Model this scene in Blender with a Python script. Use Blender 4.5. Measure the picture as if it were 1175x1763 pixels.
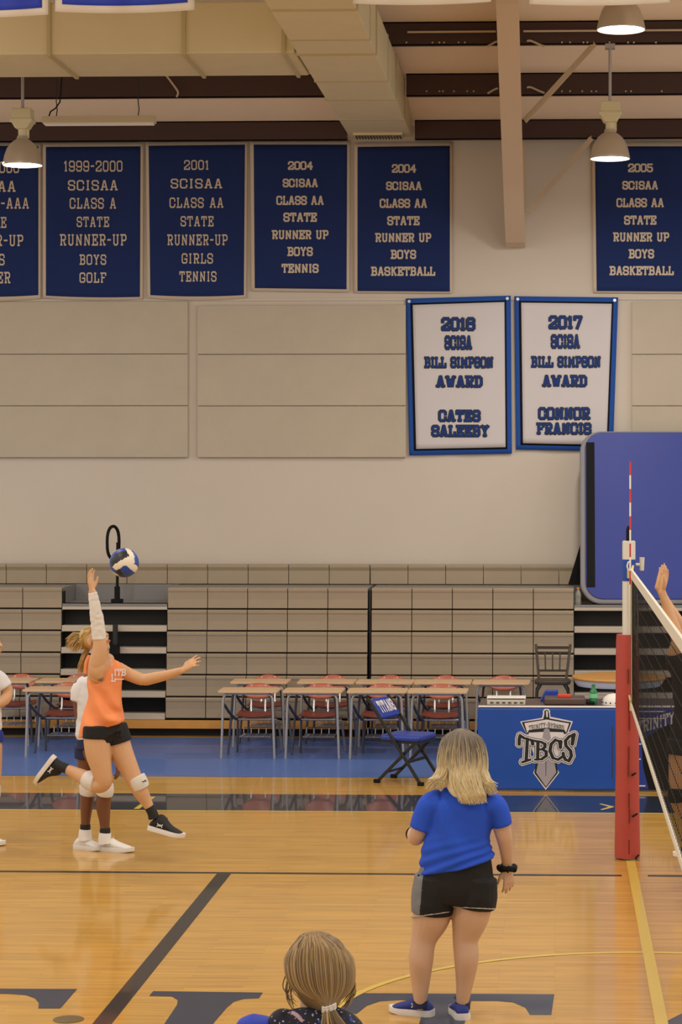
import bpy, bmesh, math, random
from math import sin, cos, pi, radians, sqrt, atan2
from mathutils import Vector, Matrix, noise

random.seed(7)
scene = bpy.context.scene
for o in list(bpy.data.objects):
    bpy.data.objects.remove(o)
COL = scene.collection

# ------------------------------------------------------------------ camera
F, CX, CY, H, TH = 3960.0, 804.0, 803.0, 3.0, radians(2.2)   # focal length and principal point in pixels, eye height, yaw
W_, H_ = 1175.0, 1763.0
cam_d = bpy.data.cameras.new('camera')
cam = bpy.data.objects.new('camera', cam_d)
COL.objects.link(cam)
cam.location = (0, 0, H)
cam.rotation_euler = (radians(90), 0, TH)
cam_d.sensor_fit = 'HORIZONTAL'
cam_d.sensor_width = 36.0
cam_d.lens = 36.0 * F / W_
cam_d.shift_x = (W_ / 2 - CX) / W_
cam_d.shift_y = (CY - H_ / 2) / W_
cam_d.clip_end = 200
scene.camera = cam

# ------------------------------------------------------------------ view, world, lights
scene.view_settings.view_transform = 'Standard'
scene.view_settings.look = 'None'
scene.view_settings.gamma = 1.0
scene.view_settings.use_curve_mapping = False
scene.view_settings.exposure = 0.12
world = bpy.data.worlds.new('gym_ambient')
scene.world = world
world.use_nodes = True
bg = world.node_tree.nodes['Background']
bg.inputs[0].default_value = (1.0, 0.96, 0.91, 1)
bg.inputs[1].default_value = 0.74

def area(loc, power, size, col, rot=(0, 0, 0), shape='DISK'):
    l = bpy.data.lights.new('gym_light', 'AREA')
    l.shape = shape
    l.size = size
    l.energy = power
    l.color = col
    o = bpy.data.objects.new('gym_light', l)
    o.location = loc
    o.rotation_euler = rot
    COL.objects.link(o)
    return o

LAMP_COL = (1.0, 0.96, 0.90)
LAMP_POWER = 72
LAMP_SPOTS = []
for iy, ly in enumerate((23.4, 19.3, 15.2, 11.1, 7.0, 2.9)):
    for lx in (-11.5, -5.5, 0.56, 6.6):
        lz = 6.12 + 0.13 * (23.4 - ly)
        area((lx, ly, lz - 0.015), LAMP_POWER, 0.36, LAMP_COL)
        LAMP_SPOTS.append((lx, ly, lz))

# ------------------------------------------------------------------ pixel measures -> places in the hall
def depth_of(px, Y):
    t = (px - CX) / F
    X = Y * (t * cos(TH) - sin(TH)) / (cos(TH) + t * sin(TH))
    return X, Y * cos(TH) - X * sin(TH)

def P(px, py, Y):
    X, d = depth_of(px, Y)
    return Vector((X, Y, H - (py - CY) * d / F))

def PF(px, py, z=0.0):
    d = (H - z) * F / (py - CY)
    xc = (px - CX) / F * d
    return Vector((cos(TH) * xc - sin(TH) * d, sin(TH) * xc + cos(TH) * d, z))

# ------------------------------------------------------------------ materials
def lin(c):
    c = c / 255.0
    return c / 12.92 if c <= 0.04045 else ((c + 0.055) / 1.055) ** 2.4

def rgb(r, g, b):
    return (lin(r), lin(g), lin(b), 1)

def mat(name, col, rough=0.6, metal=0.0, coat=0.0, noise_amt=0.0, noise_scale=20.0, bump=0.0, bump_scale=80.0, spec=0.5, emit=0.0, sss=0.0, trans=0.0):
    m = bpy.data.materials.new(name)
    m.use_nodes = True
    nt = m.node_tree
    b = nt.nodes['Principled BSDF']
    c = rgb(*col)
    b.inputs['Base Color'].default_value = c
    b.inputs['Roughness'].default_value = rough
    b.inputs['Metallic'].default_value = metal
    b.inputs['Specular IOR Level'].default_value = spec
    b.inputs['Coat Weight'].default_value = coat
    if sss:
        b.inputs['Subsurface Weight'].default_value = sss
        b.inputs['Subsurface Radius'].default_value = (0.01, 0.004, 0.002)
        b.inputs['Subsurface Scale'].default_value = 0.5
    if trans:
        b.inputs['Transmission Weight'].default_value = trans
    if emit:
        b.inputs['Emission Color'].default_value = (1, 0.97, 0.92, 1)
        b.inputs['Emission Strength'].default_value = emit
    tc = nt.nodes.new('ShaderNodeTexCoord')
    if noise_amt:
        n = nt.nodes.new('ShaderNodeTexNoise')
        n.inputs['Scale'].default_value = noise_scale
        n.inputs['Detail'].default_value = 4
        nt.links.new(tc.outputs['Object'], n.inputs['Vector'])
        mx = nt.nodes.new('ShaderNodeMix')
        mx.data_type = 'RGBA'
        mx.inputs[6].default_value = tuple(x * (1 - noise_amt) for x in c[:3]) + (1,)
        mx.inputs[7].default_value = tuple(min(1, x * (1 + noise_amt)) for x in c[:3]) + (1,)
        nt.links.new(n.outputs['Fac'], mx.inputs[0])
        nt.links.new(mx.outputs[2], b.inputs['Base Color'])
    if bump:
        n2 = nt.nodes.new('ShaderNodeTexNoise')
        n2.inputs['Scale'].default_value = bump_scale
        n2.inputs['Detail'].default_value = 3
        nt.links.new(tc.outputs['Object'], n2.inputs['Vector'])
        bp = nt.nodes.new('ShaderNodeBump')
        bp.inputs['Strength'].default_value = bump
        bp.inputs['Distance'].default_value = 0.01
        nt.links.new(n2.outputs['Fac'], bp.inputs['Height'])
        nt.links.new(bp.outputs['Normal'], b.inputs['Normal'])
    return m

def wood_floor(name, base, amt, scale_x, plank=0.057, rough=0.3, coat=0.5):
    """maple strips running along X, each strip a little different in tone"""
    m = bpy.data.materials.new(name)
    m.use_nodes = True
    nt = m.node_tree
    N, L = nt.nodes, nt.links
    b = N['Principled BSDF']
    tc = N.new('ShaderNodeTexCoord')
    br = N.new('ShaderNodeTexBrick')
    br.offset = 0.37
    br.inputs['Scale'].default_value = 1.0
    br.inputs['Brick Width'].default_value = 0.9
    br.inputs['Row Height'].default_value = plank
    br.inputs['Mortar Size'].default_value = 0.0012
    br.inputs['Bias'].default_value = 0.0
    c = rgb(*base)
    br.inputs['Color1'].default_value = tuple(x * (1 - amt) for x in c[:3]) + (1,)
    br.inputs['Color2'].default_value = tuple(min(1, x * (1 + amt)) for x in c[:3]) + (1,)
    br.inputs['Mortar'].default_value = tuple(x * 0.72 for x in c[:3]) + (1,)
    L.new(tc.outputs['Object'], br.inputs['Vector'])
    mp = N.new('ShaderNodeMapping')
    mp.inputs['Scale'].default_value = (1.1, 16.0, 1)
    L.new(tc.outputs['Object'], mp.inputs['Vector'])
    nz = N.new('ShaderNodeTexNoise')
    nz.inputs['Scale'].default_value = 1.6
    nz.inputs['Detail'].default_value = 5
    L.new(mp.outputs['Vector'], nz.inputs['Vector'])
    rmp = N.new('ShaderNodeValToRGB')
    rmp.color_ramp.elements[0].position = 0.28
    rmp.color_ramp.elements[0].color = (0.50, 0.42, 0.34, 1)
    rmp.color_ramp.elements[1].position = 0.55
    rmp.color_ramp.elements[1].color = (1, 1, 1, 1)
    L.new(nz.outputs['Fac'], rmp.inputs['Fac'])
    mx = N.new('ShaderNodeMix')
    mx.data_type = 'RGBA'
    mx.blend_type = 'MULTIPLY'
    mx.inputs[0].default_value = 0.5
    L.new(br.outputs['Color'], mx.inputs[6])
    L.new(rmp.outputs['Color'], mx.inputs[7])
    L.new(mx.outputs[2], b.inputs['Base Color'])
    b.inputs['Roughness'].default_value = rough
    b.inputs['Coat Weight'].default_value = coat
    b.inputs['Coat Roughness'].default_value = 0.08
    b.inputs['Specular IOR Level'].default_value = 0.35
    nb = N.new('ShaderNodeTexNoise')
    nb.inputs['Scale'].default_value = 3.0
    L.new(mp.outputs['Vector'], nb.inputs['Vector'])
    bp = N.new('ShaderNodeBump')
    bp.inputs['Strength'].default_value = 0.05
    bp.inputs['Distance'].default_value = 0.004
    L.new(nb.outputs['Fac'], bp.inputs['Height'])
    L.new(bp.outputs['Normal'], b.inputs['Coat Normal'])
    return m

def strand_mat(name, dark, light, rough=0.45):
    """hair: every lock takes its own tone between two colours"""
    m = bpy.data.materials.new(name)
    m.use_nodes = True
    nt = m.node_tree
    b = nt.nodes['Principled BSDF']
    g = nt.nodes.new('ShaderNodeNewGeometry')
    r = nt.nodes.new('ShaderNodeValToRGB')
    r.color_ramp.elements[0].color = rgb(*dark)
    r.color_ramp.elements[1].color = rgb(*light)
    nt.links.new(g.outputs['Random Per Island'], r.inputs['Fac'])
    nt.links.new(r.outputs['Color'], b.inputs['Base Color'])
    b.inputs['Roughness'].default_value = rough
    return m

def dyed_hair_mat(name, root, tip_d, tip_l, z0, z1):
    """grown-out blonde: dark roots above z0, pale lengths below z1 (object height)"""
    m = bpy.data.materials.new(name)
    m.use_nodes = True
    nt = m.node_tree
    N, L = nt.nodes, nt.links
    b = N['Principled BSDF']
    g = N.new('ShaderNodeNewGeometry')
    r = N.new('ShaderNodeValToRGB')
    r.color_ramp.elements[0].color = rgb(*tip_d)
    r.color_ramp.elements[1].color = rgb(*tip_l)
    L.new(g.outputs['Random Per Island'], r.inputs['Fac'])
    tc = N.new('ShaderNodeTexCoord')
    sp = N.new('ShaderNodeSeparateXYZ')
    L.new(tc.outputs['Object'], sp.inputs[0])
    ns = N.new('ShaderNodeMath')
    ns.operation = 'MULTIPLY_ADD'
    ns.inputs[1].default_value = 0.15
    L.new(g.outputs['Random Per Island'], ns.inputs[0])
    L.new(sp.outputs['Z'], ns.inputs[2])
    mr = N.new('ShaderNodeMapRange')
    mr.inputs['From Min'].default_value = z1 + 0.075
    mr.inputs['From Max'].default_value = z0 + 0.075
    L.new(ns.outputs[0], mr.inputs['Value'])
    mx = N.new('ShaderNodeMix')
    mx.data_type = 'RGBA'
    L.new(mr.outputs[0], mx.inputs[0])
    L.new(r.outputs['Color'], mx.inputs[6])
    mx.inputs[7].default_value = rgb(*root)
    L.new(mx.outputs[2], b.inputs['Base Color'])
    b.inputs['Roughness'].default_value = 0.5
    return m

M = {}
M['wall'] = mat('painted_wall', (204, 194, 180), 0.85, noise_amt=0.04, noise_scale=1.2, bump=0.05)
M['acoustic'] = mat('acoustic_board', (188, 177, 158), 0.95, noise_amt=0.07, noise_scale=2.5, bump=0.25, bump_scale=60)
M['ceiling'] = mat('roof_lining', (248, 228, 198), 0.8, noise_amt=0.03, noise_scale=2)
M['purlin'] = mat('brown_painted_steel', (62, 38, 30), 0.6)
M['rafter'] = mat('tan_painted_steel', (214, 190, 158), 0.55)
M['brace'] = mat('pale_angle_steel', (196, 180, 156), 0.55)
M['duct'] = mat('galvanised_duct', (214, 202, 164), 0.5, metal=0.1, noise_amt=0.06, noise_scale=3)
M['duct_seam'] = mat('duct_flange', (186, 172, 130), 0.5, metal=0.1)
M['vent'] = mat('vent_grey', (84, 78, 66), 0.6)
M['floor'] = wood_floor('varnished_maple', (204, 158, 68), 0.10, 1.0)
M['mark_dark'] = mat('court_paint_dark', (34, 34, 36), 0.4, coat=0.3, spec=0.3)
M['mark_navy'] = mat('court_paint_navy', (34, 44, 60), 0.3, coat=0.6, spec=0.3)
M['mark_letter'] = mat('court_paint_slate', (48, 56, 76), 0.4, coat=0.2, spec=0.3)
M['mark_yellow'] = mat('court_paint_yellow', (214, 186, 84), 0.35, coat=0.3, spec=0.3)
M['mark_blue'] = mat('court_paint_blue', (76, 110, 178), 0.4, coat=0.12, spec=0.3, noise_amt=0.05, noise_scale=1.5)
M['bl_panel'] = mat('beige_seat_plastic', (160, 144, 120), 0.5, noise_amt=0.04, noise_scale=6)
M['bl_black'] = mat('bleacher_black', (14, 14, 14), 0.7)
M['bl_grey'] = mat('bleacher_grey', (128, 126, 124), 0.5)
M['bl_silver'] = mat('aluminium_nosing', (198, 186, 168), 0.45, metal=0.4)
M['bl_wood'] = mat('wood_skirt', (206, 148, 68), 0.45, noise_amt=0.1, noise_scale=8)
M['black'] = mat('black_plastic', (14, 14, 14), 0.75, spec=0.25)
M['black_metal'] = mat('black_metal', (26, 25, 24), 0.45)
M['navy_cloth'] = mat('navy_felt', (12, 38, 94), 0.9, noise_amt=0.12, noise_scale=3, bump=0.2, bump_scale=200)
M['cream_cloth'] = mat('cream_felt', (206, 190, 168), 0.9, bump=0.2, bump_scale=200)
M['white_cloth'] = mat('white_banner_cloth', (206, 200, 200), 0.85, noise_amt=0.03, noise_scale=2)
M['royal_cloth'] = mat('royal_banner_cloth', (24, 76, 160), 0.85)
M['award_blue'] = mat('award_letter_blue', (20, 52, 120), 0.85)
M['bright_blue'] = mat('bright_blue_cloth', (30, 62, 196), 0.6)
M['satin_white'] = mat('white_satin', (222, 216, 206), 0.5)
M['red_thread'] = mat('red_thread', (160, 60, 50), 0.8)
M['steel'] = mat('bright_steel', (196, 196, 198), 0.28, metal=0.9)
M['lamp_dome'] = mat('lamp_aluminium', (186, 172, 152), 0.35, metal=0.4)
M['lamp_box'] = mat('lamp_ballast', (206, 196, 160), 0.6)
M['lamp_glow'] = mat('lamp_glow', (255, 255, 255), 0.5, emit=9)
M['strip'] = mat('strip_light_housing', (214, 200, 168), 0.5)
M['tan_top'] = mat('desk_laminate', (214, 180, 140), 0.4, noise_amt=0.06, noise_scale=14)
M['tube_grey'] = mat('grey_tube_steel', (176, 174, 172), 0.32, metal=0.5)
M['tube_dark'] = mat('dark_tube_steel', (84, 84, 94), 0.38, metal=0.4)
M['red_plastic'] = mat('red_brown_shell', (186, 106, 84), 0.28)
M['seat_red'] = mat('dark_red_shell', (130, 58, 46), 0.4)
M['pad_blue'] = mat('blue_vinyl', (14, 74, 168), 0.45, noise_amt=0.06, noise_scale=3)
M['pad_blue_dark'] = mat('blue_vinyl_dark', (26, 52, 140), 0.5)
M['mat_blue'] = mat('mat_blue_vinyl', (32, 52, 142), 0.5, noise_amt=0.08, noise_scale=1.5)
M['grey_rubber'] = mat('grey_rubber', (134, 132, 134), 0.6)
M['white'] = mat('white_paint', (232, 228, 222), 0.5)
M['logo_white'] = mat('logo_white', (226, 220, 222), 0.5)
M['logo_black'] = mat('logo_black', (20, 28, 26), 0.5)
M['logo_grey'] = mat('logo_grey', (160, 154, 162), 0.5)
M['seat_vinyl'] = mat('blue_seat_vinyl', (34, 62, 160), 0.4)
M['post_white'] = mat('post_enamel', (208, 206, 194), 0.4)
M['post_blue'] = mat('post_collar_blue', (14, 66, 164), 0.4)
M['red_vinyl'] = mat('red_vinyl', (172, 66, 56), 0.5, noise_amt=0.10, noise_scale=6)
M['red_dark'] = mat('red_vinyl_seam', (96, 28, 24), 0.6)
M['net_black'] = mat('net_cord', (16, 16, 18), 0.8)
M['tape_white'] = mat('net_tape', (222, 220, 206), 0.7)
M['tape_yellow'] = mat('net_strap', (214, 200, 140), 0.7)
M['ant_red'] = mat('antenna_red', (206, 50, 44), 0.4)
M['wood_table'] = mat('oak_laminate', (206, 150, 76), 0.4, noise_amt=0.08, noise_scale=5)
M['dark_wood'] = mat('dark_stool_wood', (62, 50, 40), 0.45)
M['console'] = mat('console_silver', (196, 192, 180), 0.4)
M['console_d'] = mat('console_brown', (84, 66, 58), 0.4)
M['red_box'] = mat('red_box', (206, 64, 40), 0.5)
M['bottle_green'] = mat('green_soda_bottle', (40, 150, 84), 0.12, trans=0.35)
M['bottle_label'] = mat('bottle_label', (120, 200, 150), 0.4)
M['bottle_clear'] = mat('clear_bottle', (176, 174, 160), 0.15, trans=0.5)
M['orange'] = mat('orange_cap', (230, 110, 50), 0.4)
M['ball_blue'] = mat('ball_blue', (26, 70, 160), 0.45)
M['ball_white'] = mat('ball_white', (228, 220, 200), 0.45)
M['ball_black'] = mat('ball_black', (24, 26, 32), 0.45)
M['skin'] = mat('skin_fair', (204, 167, 138), 0.5, sss=0.12, noise_amt=0.05, noise_scale=12)
M['skin_tan'] = mat('skin_tan', (206, 162, 120), 0.5, sss=0.12, noise_amt=0.05, noise_scale=12)
M['skin_dark'] = mat('skin_brown', (112, 70, 46), 0.45, sss=0.08, noise_amt=0.06, noise_scale=12)
M['tee_blue'] = mat('royal_blue_jersey', (30, 80, 206), 0.85, noise_amt=0.06, noise_scale=8, bump=0.12, bump_scale=26)
M['shorts_black'] = mat('black_jersey', (16, 15, 16), 0.8)
M['shorts_grey'] = mat('grey_mesh', (120, 122, 126), 0.8)
M['trim_grey'] = mat('pale_piping', (176, 172, 160), 0.8)
M['tank_orange'] = mat('orange_tank', (238, 146, 92), 0.85, noise_amt=0.05, noise_scale=10)
M['tee_white'] = mat('white_tee', (218, 220, 222), 0.85)
M['navy'] = mat('navy_jersey', (26, 36, 76), 0.8)
M['blue_shorts'] = mat('blue_shorts', (24, 48, 140), 0.8)
M['sleeve_white'] = mat('white_sleeve', (216, 212, 204), 0.75)
M['shoe_black'] = mat('black_knit', (24, 24, 26), 0.7)
M['shoe_white'] = mat('white_shoe', (230, 228, 224), 0.6)
M['shoe_blue'] = mat('blue_knit', (30, 48, 130), 0.7)
M['sole'] = mat('pale_sole', (224, 220, 214), 0.6)
M['eye_white'] = mat('eye_white', (226, 220, 214), 0.3)
M['eye_dark'] = mat('eye_iris', (60, 44, 34), 0.25)
M['lip'] = mat('lips', (176, 96, 86), 0.45)
M['brow'] = mat('brow', (110, 84, 56), 0.7)
M['hair_blond'] = strand_mat('blonde_hair', (150, 118, 66), (214, 184, 122))
M['hair_ash'] = strand_mat('ash_blonde_hair', (74, 56, 34), (190, 160, 108))
M['hair_black'] = strand_mat('black_hair', (22, 18, 16), (44, 34, 28))
M['hair_brown'] = strand_mat('brown_hair', (66, 44, 28), (116, 82, 52))
M['pearl'] = mat('hair_coil', (226, 222, 216), 0.3)
M['plate'] = mat('bronze_plate', (120, 104, 70), 0.4, metal=0.4)

# ------------------------------------------------------------------ builders
def wl(o):
    v = Vector((0, 0, 0))
    while o is not None:
        v = v + o.location
        o = o.parent
    return v

def tag(o, label=None, cat=None, group=None, kind=None):
    if label: o['label'] = label
    if cat: o['category'] = cat
    if group: o['group'] = group
    if kind: o['kind'] = kind
    return o

def thing(name, label, cat, loc=(0, 0, 0), group=None):
    o = bpy.data.objects.new(name, None)
    o.empty_display_size = 0.1
    COL.objects.link(o)
    o.location = loc
    return tag(o, label, cat, group)

class MB:
    def __init__(s):
        s.v, s.f, s.fm = [], [], []
        s.cur = 0
    def add(s, vs, fs):
        n = len(s.v)
        s.v += [Vector(v) for v in vs]
        s.f += [[i + n for i in f] for f in fs]
        s.fm += [s.cur] * len(fs)
        return s
    def box(s, a, b):
        x0, y0, z0 = a; x1, y1, z1 = b
        return s.add([(x0,y0,z0),(x1,y0,z0),(x1,y1,z0),(x0,y1,z0),(x0,y0,z1),(x1,y0,z1),(x1,y1,z1),(x0,y1,z1)],
              [(3,2,1,0),(4,5,6,7),(0,1,5,4),(1,2,6,5),(2,3,7,6),(3,0,4,7)])
    def obox(s, c, ax, ay, az):
        c, ax, ay, az = Vector(c), Vector(ax), Vector(ay), Vector(az)
        vs = [c + i*ax + j*ay + k*az for i, j, k in ((-1,-1,-1),(1,-1,-1),(1,1,-1),(-1,1,-1),(-1,-1,1),(1,-1,1),(1,1,1),(-1,1,1))]
        return s.add(vs, [(3,2,1,0),(4,5,6,7),(0,1,5,4),(1,2,6,5),(2,3,7,6),(3,0,4,7)])
    def bar(s, p, q, w, h, up=(0, 0, 1)):
        p, q = Vector(p), Vector(q)
        d = q - p
        u = Vector(up)
        side = d.cross(u)
        if side.length < 1e-6: side = d.cross(Vector((1, 0, 0)))
        side.normalize()
        u = side.cross(d).normalized()
        return s.obox((p + q) / 2, d / 2, side * w / 2, u * h / 2)
    def tube(s, pts, r, n=10, cap=True, closed=False):
        pts = [Vector(p) for p in pts]
        rs = r if isinstance(r, (list, tuple)) else [r] * len(pts)
        prev = None
        rings = []
        m = len(pts)
        for i, p in enumerate(pts):
            if closed:
                t = pts[(i + 1) % m] - pts[i - 1]
            else:
                t = pts[min(i + 1, m - 1)] - pts[max(i - 1, 0)]
            if t.length < 1e-9: t = Vector((0, 0, 1))
            t.normalize()
            if prev is None:
                a = t.cross(Vector((0, 0, 1)))
                if a.length < 1e-3: a = t.cross(Vector((1, 0, 0)))
            else:
                a = prev - t * prev.dot(t)
                if a.length < 1e-6: a = t.cross(Vector((0, 0, 1)))
            a.normalize()
            prev = a
            b = t.cross(a)
            rings.append([p + (a * cos(2*pi*k/n) + b * sin(2*pi*k/n)) * rs[i] for k in range(n)])
        vs = [v for rg in rings for v in rg]
        fs = []
        for i in range(m if closed else m - 1):
            i2 = (i + 1) % m
            for k in range(n):
                fs.append((i*n + k, i*n + (k+1) % n, i2*n + (k+1) % n, i2*n + k))
        if cap and not closed:
            fs.append(tuple(reversed(range(n))))
            fs.append(tuple(range((m-1)*n, m*n)))
        return s.add(vs, fs)
    def lathe(s, prof, c, n=24, axis=(0, 0, 1)):
        c = Vector(c); z = Vector(axis).normalized()
        x = z.cross(Vector((0, 1, 0)))
        if x.length < 1e-3: x = Vector((1, 0, 0))
        x.normalize(); y = z.cross(x)
        vs = []
        for r, h in prof:
            for k in range(n):
                a = 2*pi*k/n
                vs.append(c + z*h + (x*cos(a) + y*sin(a)) * max(r, 1e-5))
        fs = []
        for i in range(len(prof) - 1):
            for k in range(n):
                fs.append((i*n+k, i*n+(k+1)%n, (i+1)*n+(k+1)%n, (i+1)*n+k))
        fs.append(tuple(reversed(range(n))))
        fs.append(tuple(range((len(prof)-1)*n, len(prof)*n)))
        return s.add(vs, fs)
    def ell(s, c, ax, ay, az, n=16, m=10):
        c, ax, ay, az = Vector(c), Vector(ax), Vector(ay), Vector(az)
        vs = [c - az]
        for i in range(1, m):
            t = -pi/2 + pi*i/m
            for k in range(n):
                a = 2*pi*k/n
                vs.append(c + az*sin(t) + (ax*cos(a) + ay*sin(a))*cos(t))
        vs.append(c + az)
        fs = []
        for k in range(n):
            fs.append((0, 1+(k+1) % n, 1+k))
        for i in range(m-2):
            for k in range(n):
                fs.append((1+i*n+k, 1+i*n+(k+1)%n, 1+(i+1)*n+(k+1)%n, 1+(i+1)*n+k))
        b = 1+(m-2)*n
        for k in range(n):
            fs.append((b+k, b+(k+1)%n, len(vs)-1))
        return s.add(vs, fs)
    def ball(s, c, r, n=12, m=8):
        return s.ell(c, (r,0,0), (0,r,0), (0,0,r), n, m)
    def prism(s, poly, off):
        """polygon of world points extruded by the vector off"""
        off = Vector(off)
        n = len(poly)
        vs = [Vector(p) for p in poly] + [Vector(p) + off for p in poly]
        fs = [tuple(range(n)), tuple(reversed(range(n, 2*n)))]
        for i in range(n):
            j = (i+1) % n
            fs.append((j, i, i+n, j+n))
        return s.add(vs, fs)
    def loft(s, nodes, n=18, sub=5, capn=3, capk=0.7):
        """limb: nodes are (centre, half-width, half-depth[, side vector]); smooth in between, rounded ends"""
        C_ = [Vector(nd[0]) for nd in nodes]
        A_ = [nd[1] for nd in nodes]
        B_ = [nd[2] if len(nd) > 2 and nd[2] is not None else nd[1] for nd in nodes]
        S_ = [Vector(nd[3]) if len(nd) > 3 else Vector((1, 0, 0)) for nd in nodes]
        def cr(arr, i, t):
            p0 = arr[max(i-1, 0)]; p1 = arr[i]; p2 = arr[min(i+1, len(arr)-1)]; p3 = arr[min(i+2, len(arr)-1)]
            return 0.5*((2*p1) + (p2-p0)*t + (2*p0-5*p1+4*p2-p3)*t*t + (3*p1-p0-3*p2+p3)*t*t*t)
        cs, As, Bs, Ss = [], [], [], []
        for i in range(len(C_)-1):
            for q in range(sub):
                t = q/sub
                cs.append(cr(C_, i, t)); As.append(max(cr(A_, i, t), 1e-4)); Bs.append(max(cr(B_, i, t), 1e-4)); Ss.append(S_[i].lerp(S_[i+1], t))
        cs.append(C_[-1]); As.append(A_[-1]); Bs.append(B_[-1]); Ss.append(S_[-1])
        t0 = (cs[1]-cs[0]).normalized(); t1 = (cs[-1]-cs[-2]).normalized()
        r0 = min(As[0], Bs[0]); r1 = min(As[-1], Bs[-1])
        if capn < 3: capk = 0.12
        pre, post = [], []
        for q in range(capn, 0, -1):
            a = q/(capn+0.3)*pi/2
            pre.append((cs[0]-t0*r0*capk*sin(a), As[0]*cos(a), Bs[0]*cos(a), Ss[0]))
        for q in range(1, capn+1):
            a = q/(capn+0.3)*pi/2
            post.append((cs[-1]+t1*r1*capk*sin(a), As[-1]*cos(a), Bs[-1]*cos(a), Ss[-1]))
        seq = pre + list(zip(cs, As, Bs, Ss)) + post
        vs, fs = [], []
        m = len(seq)
        for i, (c, a, b, sd) in enumerate(seq):
            t = (seq[min(i+1, m-1)][0] - seq[max(i-1, 0)][0])
            t.normalize()
            sx = sd - t*sd.dot(t)
            if sx.length < 1e-3: sx = Vector((0, 1, 0)) - t*t.y
            sx.normalize()
            sy = t.cross(sx)
            for k in range(n):
                an = 2*pi*k/n
                vs.append(c + sx*cos(an)*a + sy*sin(an)*b)
        for i in range(m-1):
            for k in range(n):
                fs.append((i*n+k, i*n+(k+1)%n, (i+1)*n+(k+1)%n, (i+1)*n+k))
        fs.append(tuple(reversed(range(n))))
        fs.append(tuple(range((m-1)*n, m*n)))
        return s.add(vs, fs)
    def mesh(s, name, origin):
        me = bpy.data.meshes.new(name)
        me.from_pydata([v - origin for v in s.v], [], s.f)
        me.update()
        return me
    def build(s, name, mats, parent=None, smooth=False, bevel=0.0, at=None, sharp=40, fix=True):
        origin = wl(parent) if parent is not None else (Vector(at) if at is not None else Vector((0, 0, 0)))
        me = s.mesh(name, origin)
        if fix:
            bm = bmesh.new(); bm.from_mesh(me)
            bmesh.ops.recalc_face_normals(bm, faces=bm.faces)
            bm.to_mesh(me); bm.free()
        o = bpy.data.objects.new(name, me)
        if not isinstance(mats, (list, tuple)): mats = [mats]
        for m in mats: me.materials.append(m)
        if len(mats) > 1:
            for p, k in zip(me.polygons, s.fm): p.material_index = k
        COL.objects.link(o)
        if parent is not None: o.parent = parent
        else: o.location = origin
        if smooth:
            for p in me.polygons: p.use_smooth = True
            if sharp: me.set_sharp_from_angle(angle=radians(sharp))
        if bevel:
            b = o.modifiers.new('bevel', 'BEVEL')
            b.width = bevel; b.segments = 2; b.limit_method = 'ANGLE'
        return o

def remeshed(mb, name, m, parent=None, at=None, voxel=0.006, smooth=6, ripple=0.0, ripple_scale=9.0, carve=None, mats=None):
    """one continuous skin over all the limbs in mb"""
    origin = wl(parent) if parent is not None else Vector(at if at is not None else (0, 0, 0))
    me = mb.mesh(name, origin)
    bm = bmesh.new(); bm.from_mesh(me)
    bmesh.ops.recalc_face_normals(bm, faces=bm.faces)
    bm.to_mesh(me); bm.free()
    o = bpy.data.objects.new(name, me)
    COL.objects.link(o)
    r = o.modifiers.new('r', 'REMESH'); r.mode = 'VOXEL'; r.voxel_size = voxel; r.use_smooth_shade = True
    sm = o.modifiers.new('s', 'SMOOTH'); sm.factor = 0.5; sm.iterations = smooth
    dg = bpy.context.evaluated_depsgraph_get()
    ev = o.evaluated_get(dg)
    me2 = bpy.data.meshes.new_from_object(ev)
    me2.name = name
    o.modifiers.clear()
    o.data = me2
    bpy.data.meshes.remove(me)
    if ripple:
        nrm = [v.normal.copy() for v in me2.vertices]
        for v, nn in zip(me2.vertices, nrm):
            q = v.co * ripple_scale
            v.co += nn * ripple * noise.noise(Vector((q.x + q.z*0.6, q.y, q.z*1.6 - q.x*0.5)))
    me2.materials.clear()
    me2.materials.append(m)
    for p in me2.polygons: p.use_smooth = True
    if parent is not None: o.parent = parent
    else: o.location = origin
    return o

def copy_tree(o, parent=None):
    c = o.copy(); COL.objects.link(c)
    if parent is not None: c.parent = parent
    for ch in list(o.children): copy_tree(ch, c)
    return c

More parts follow.
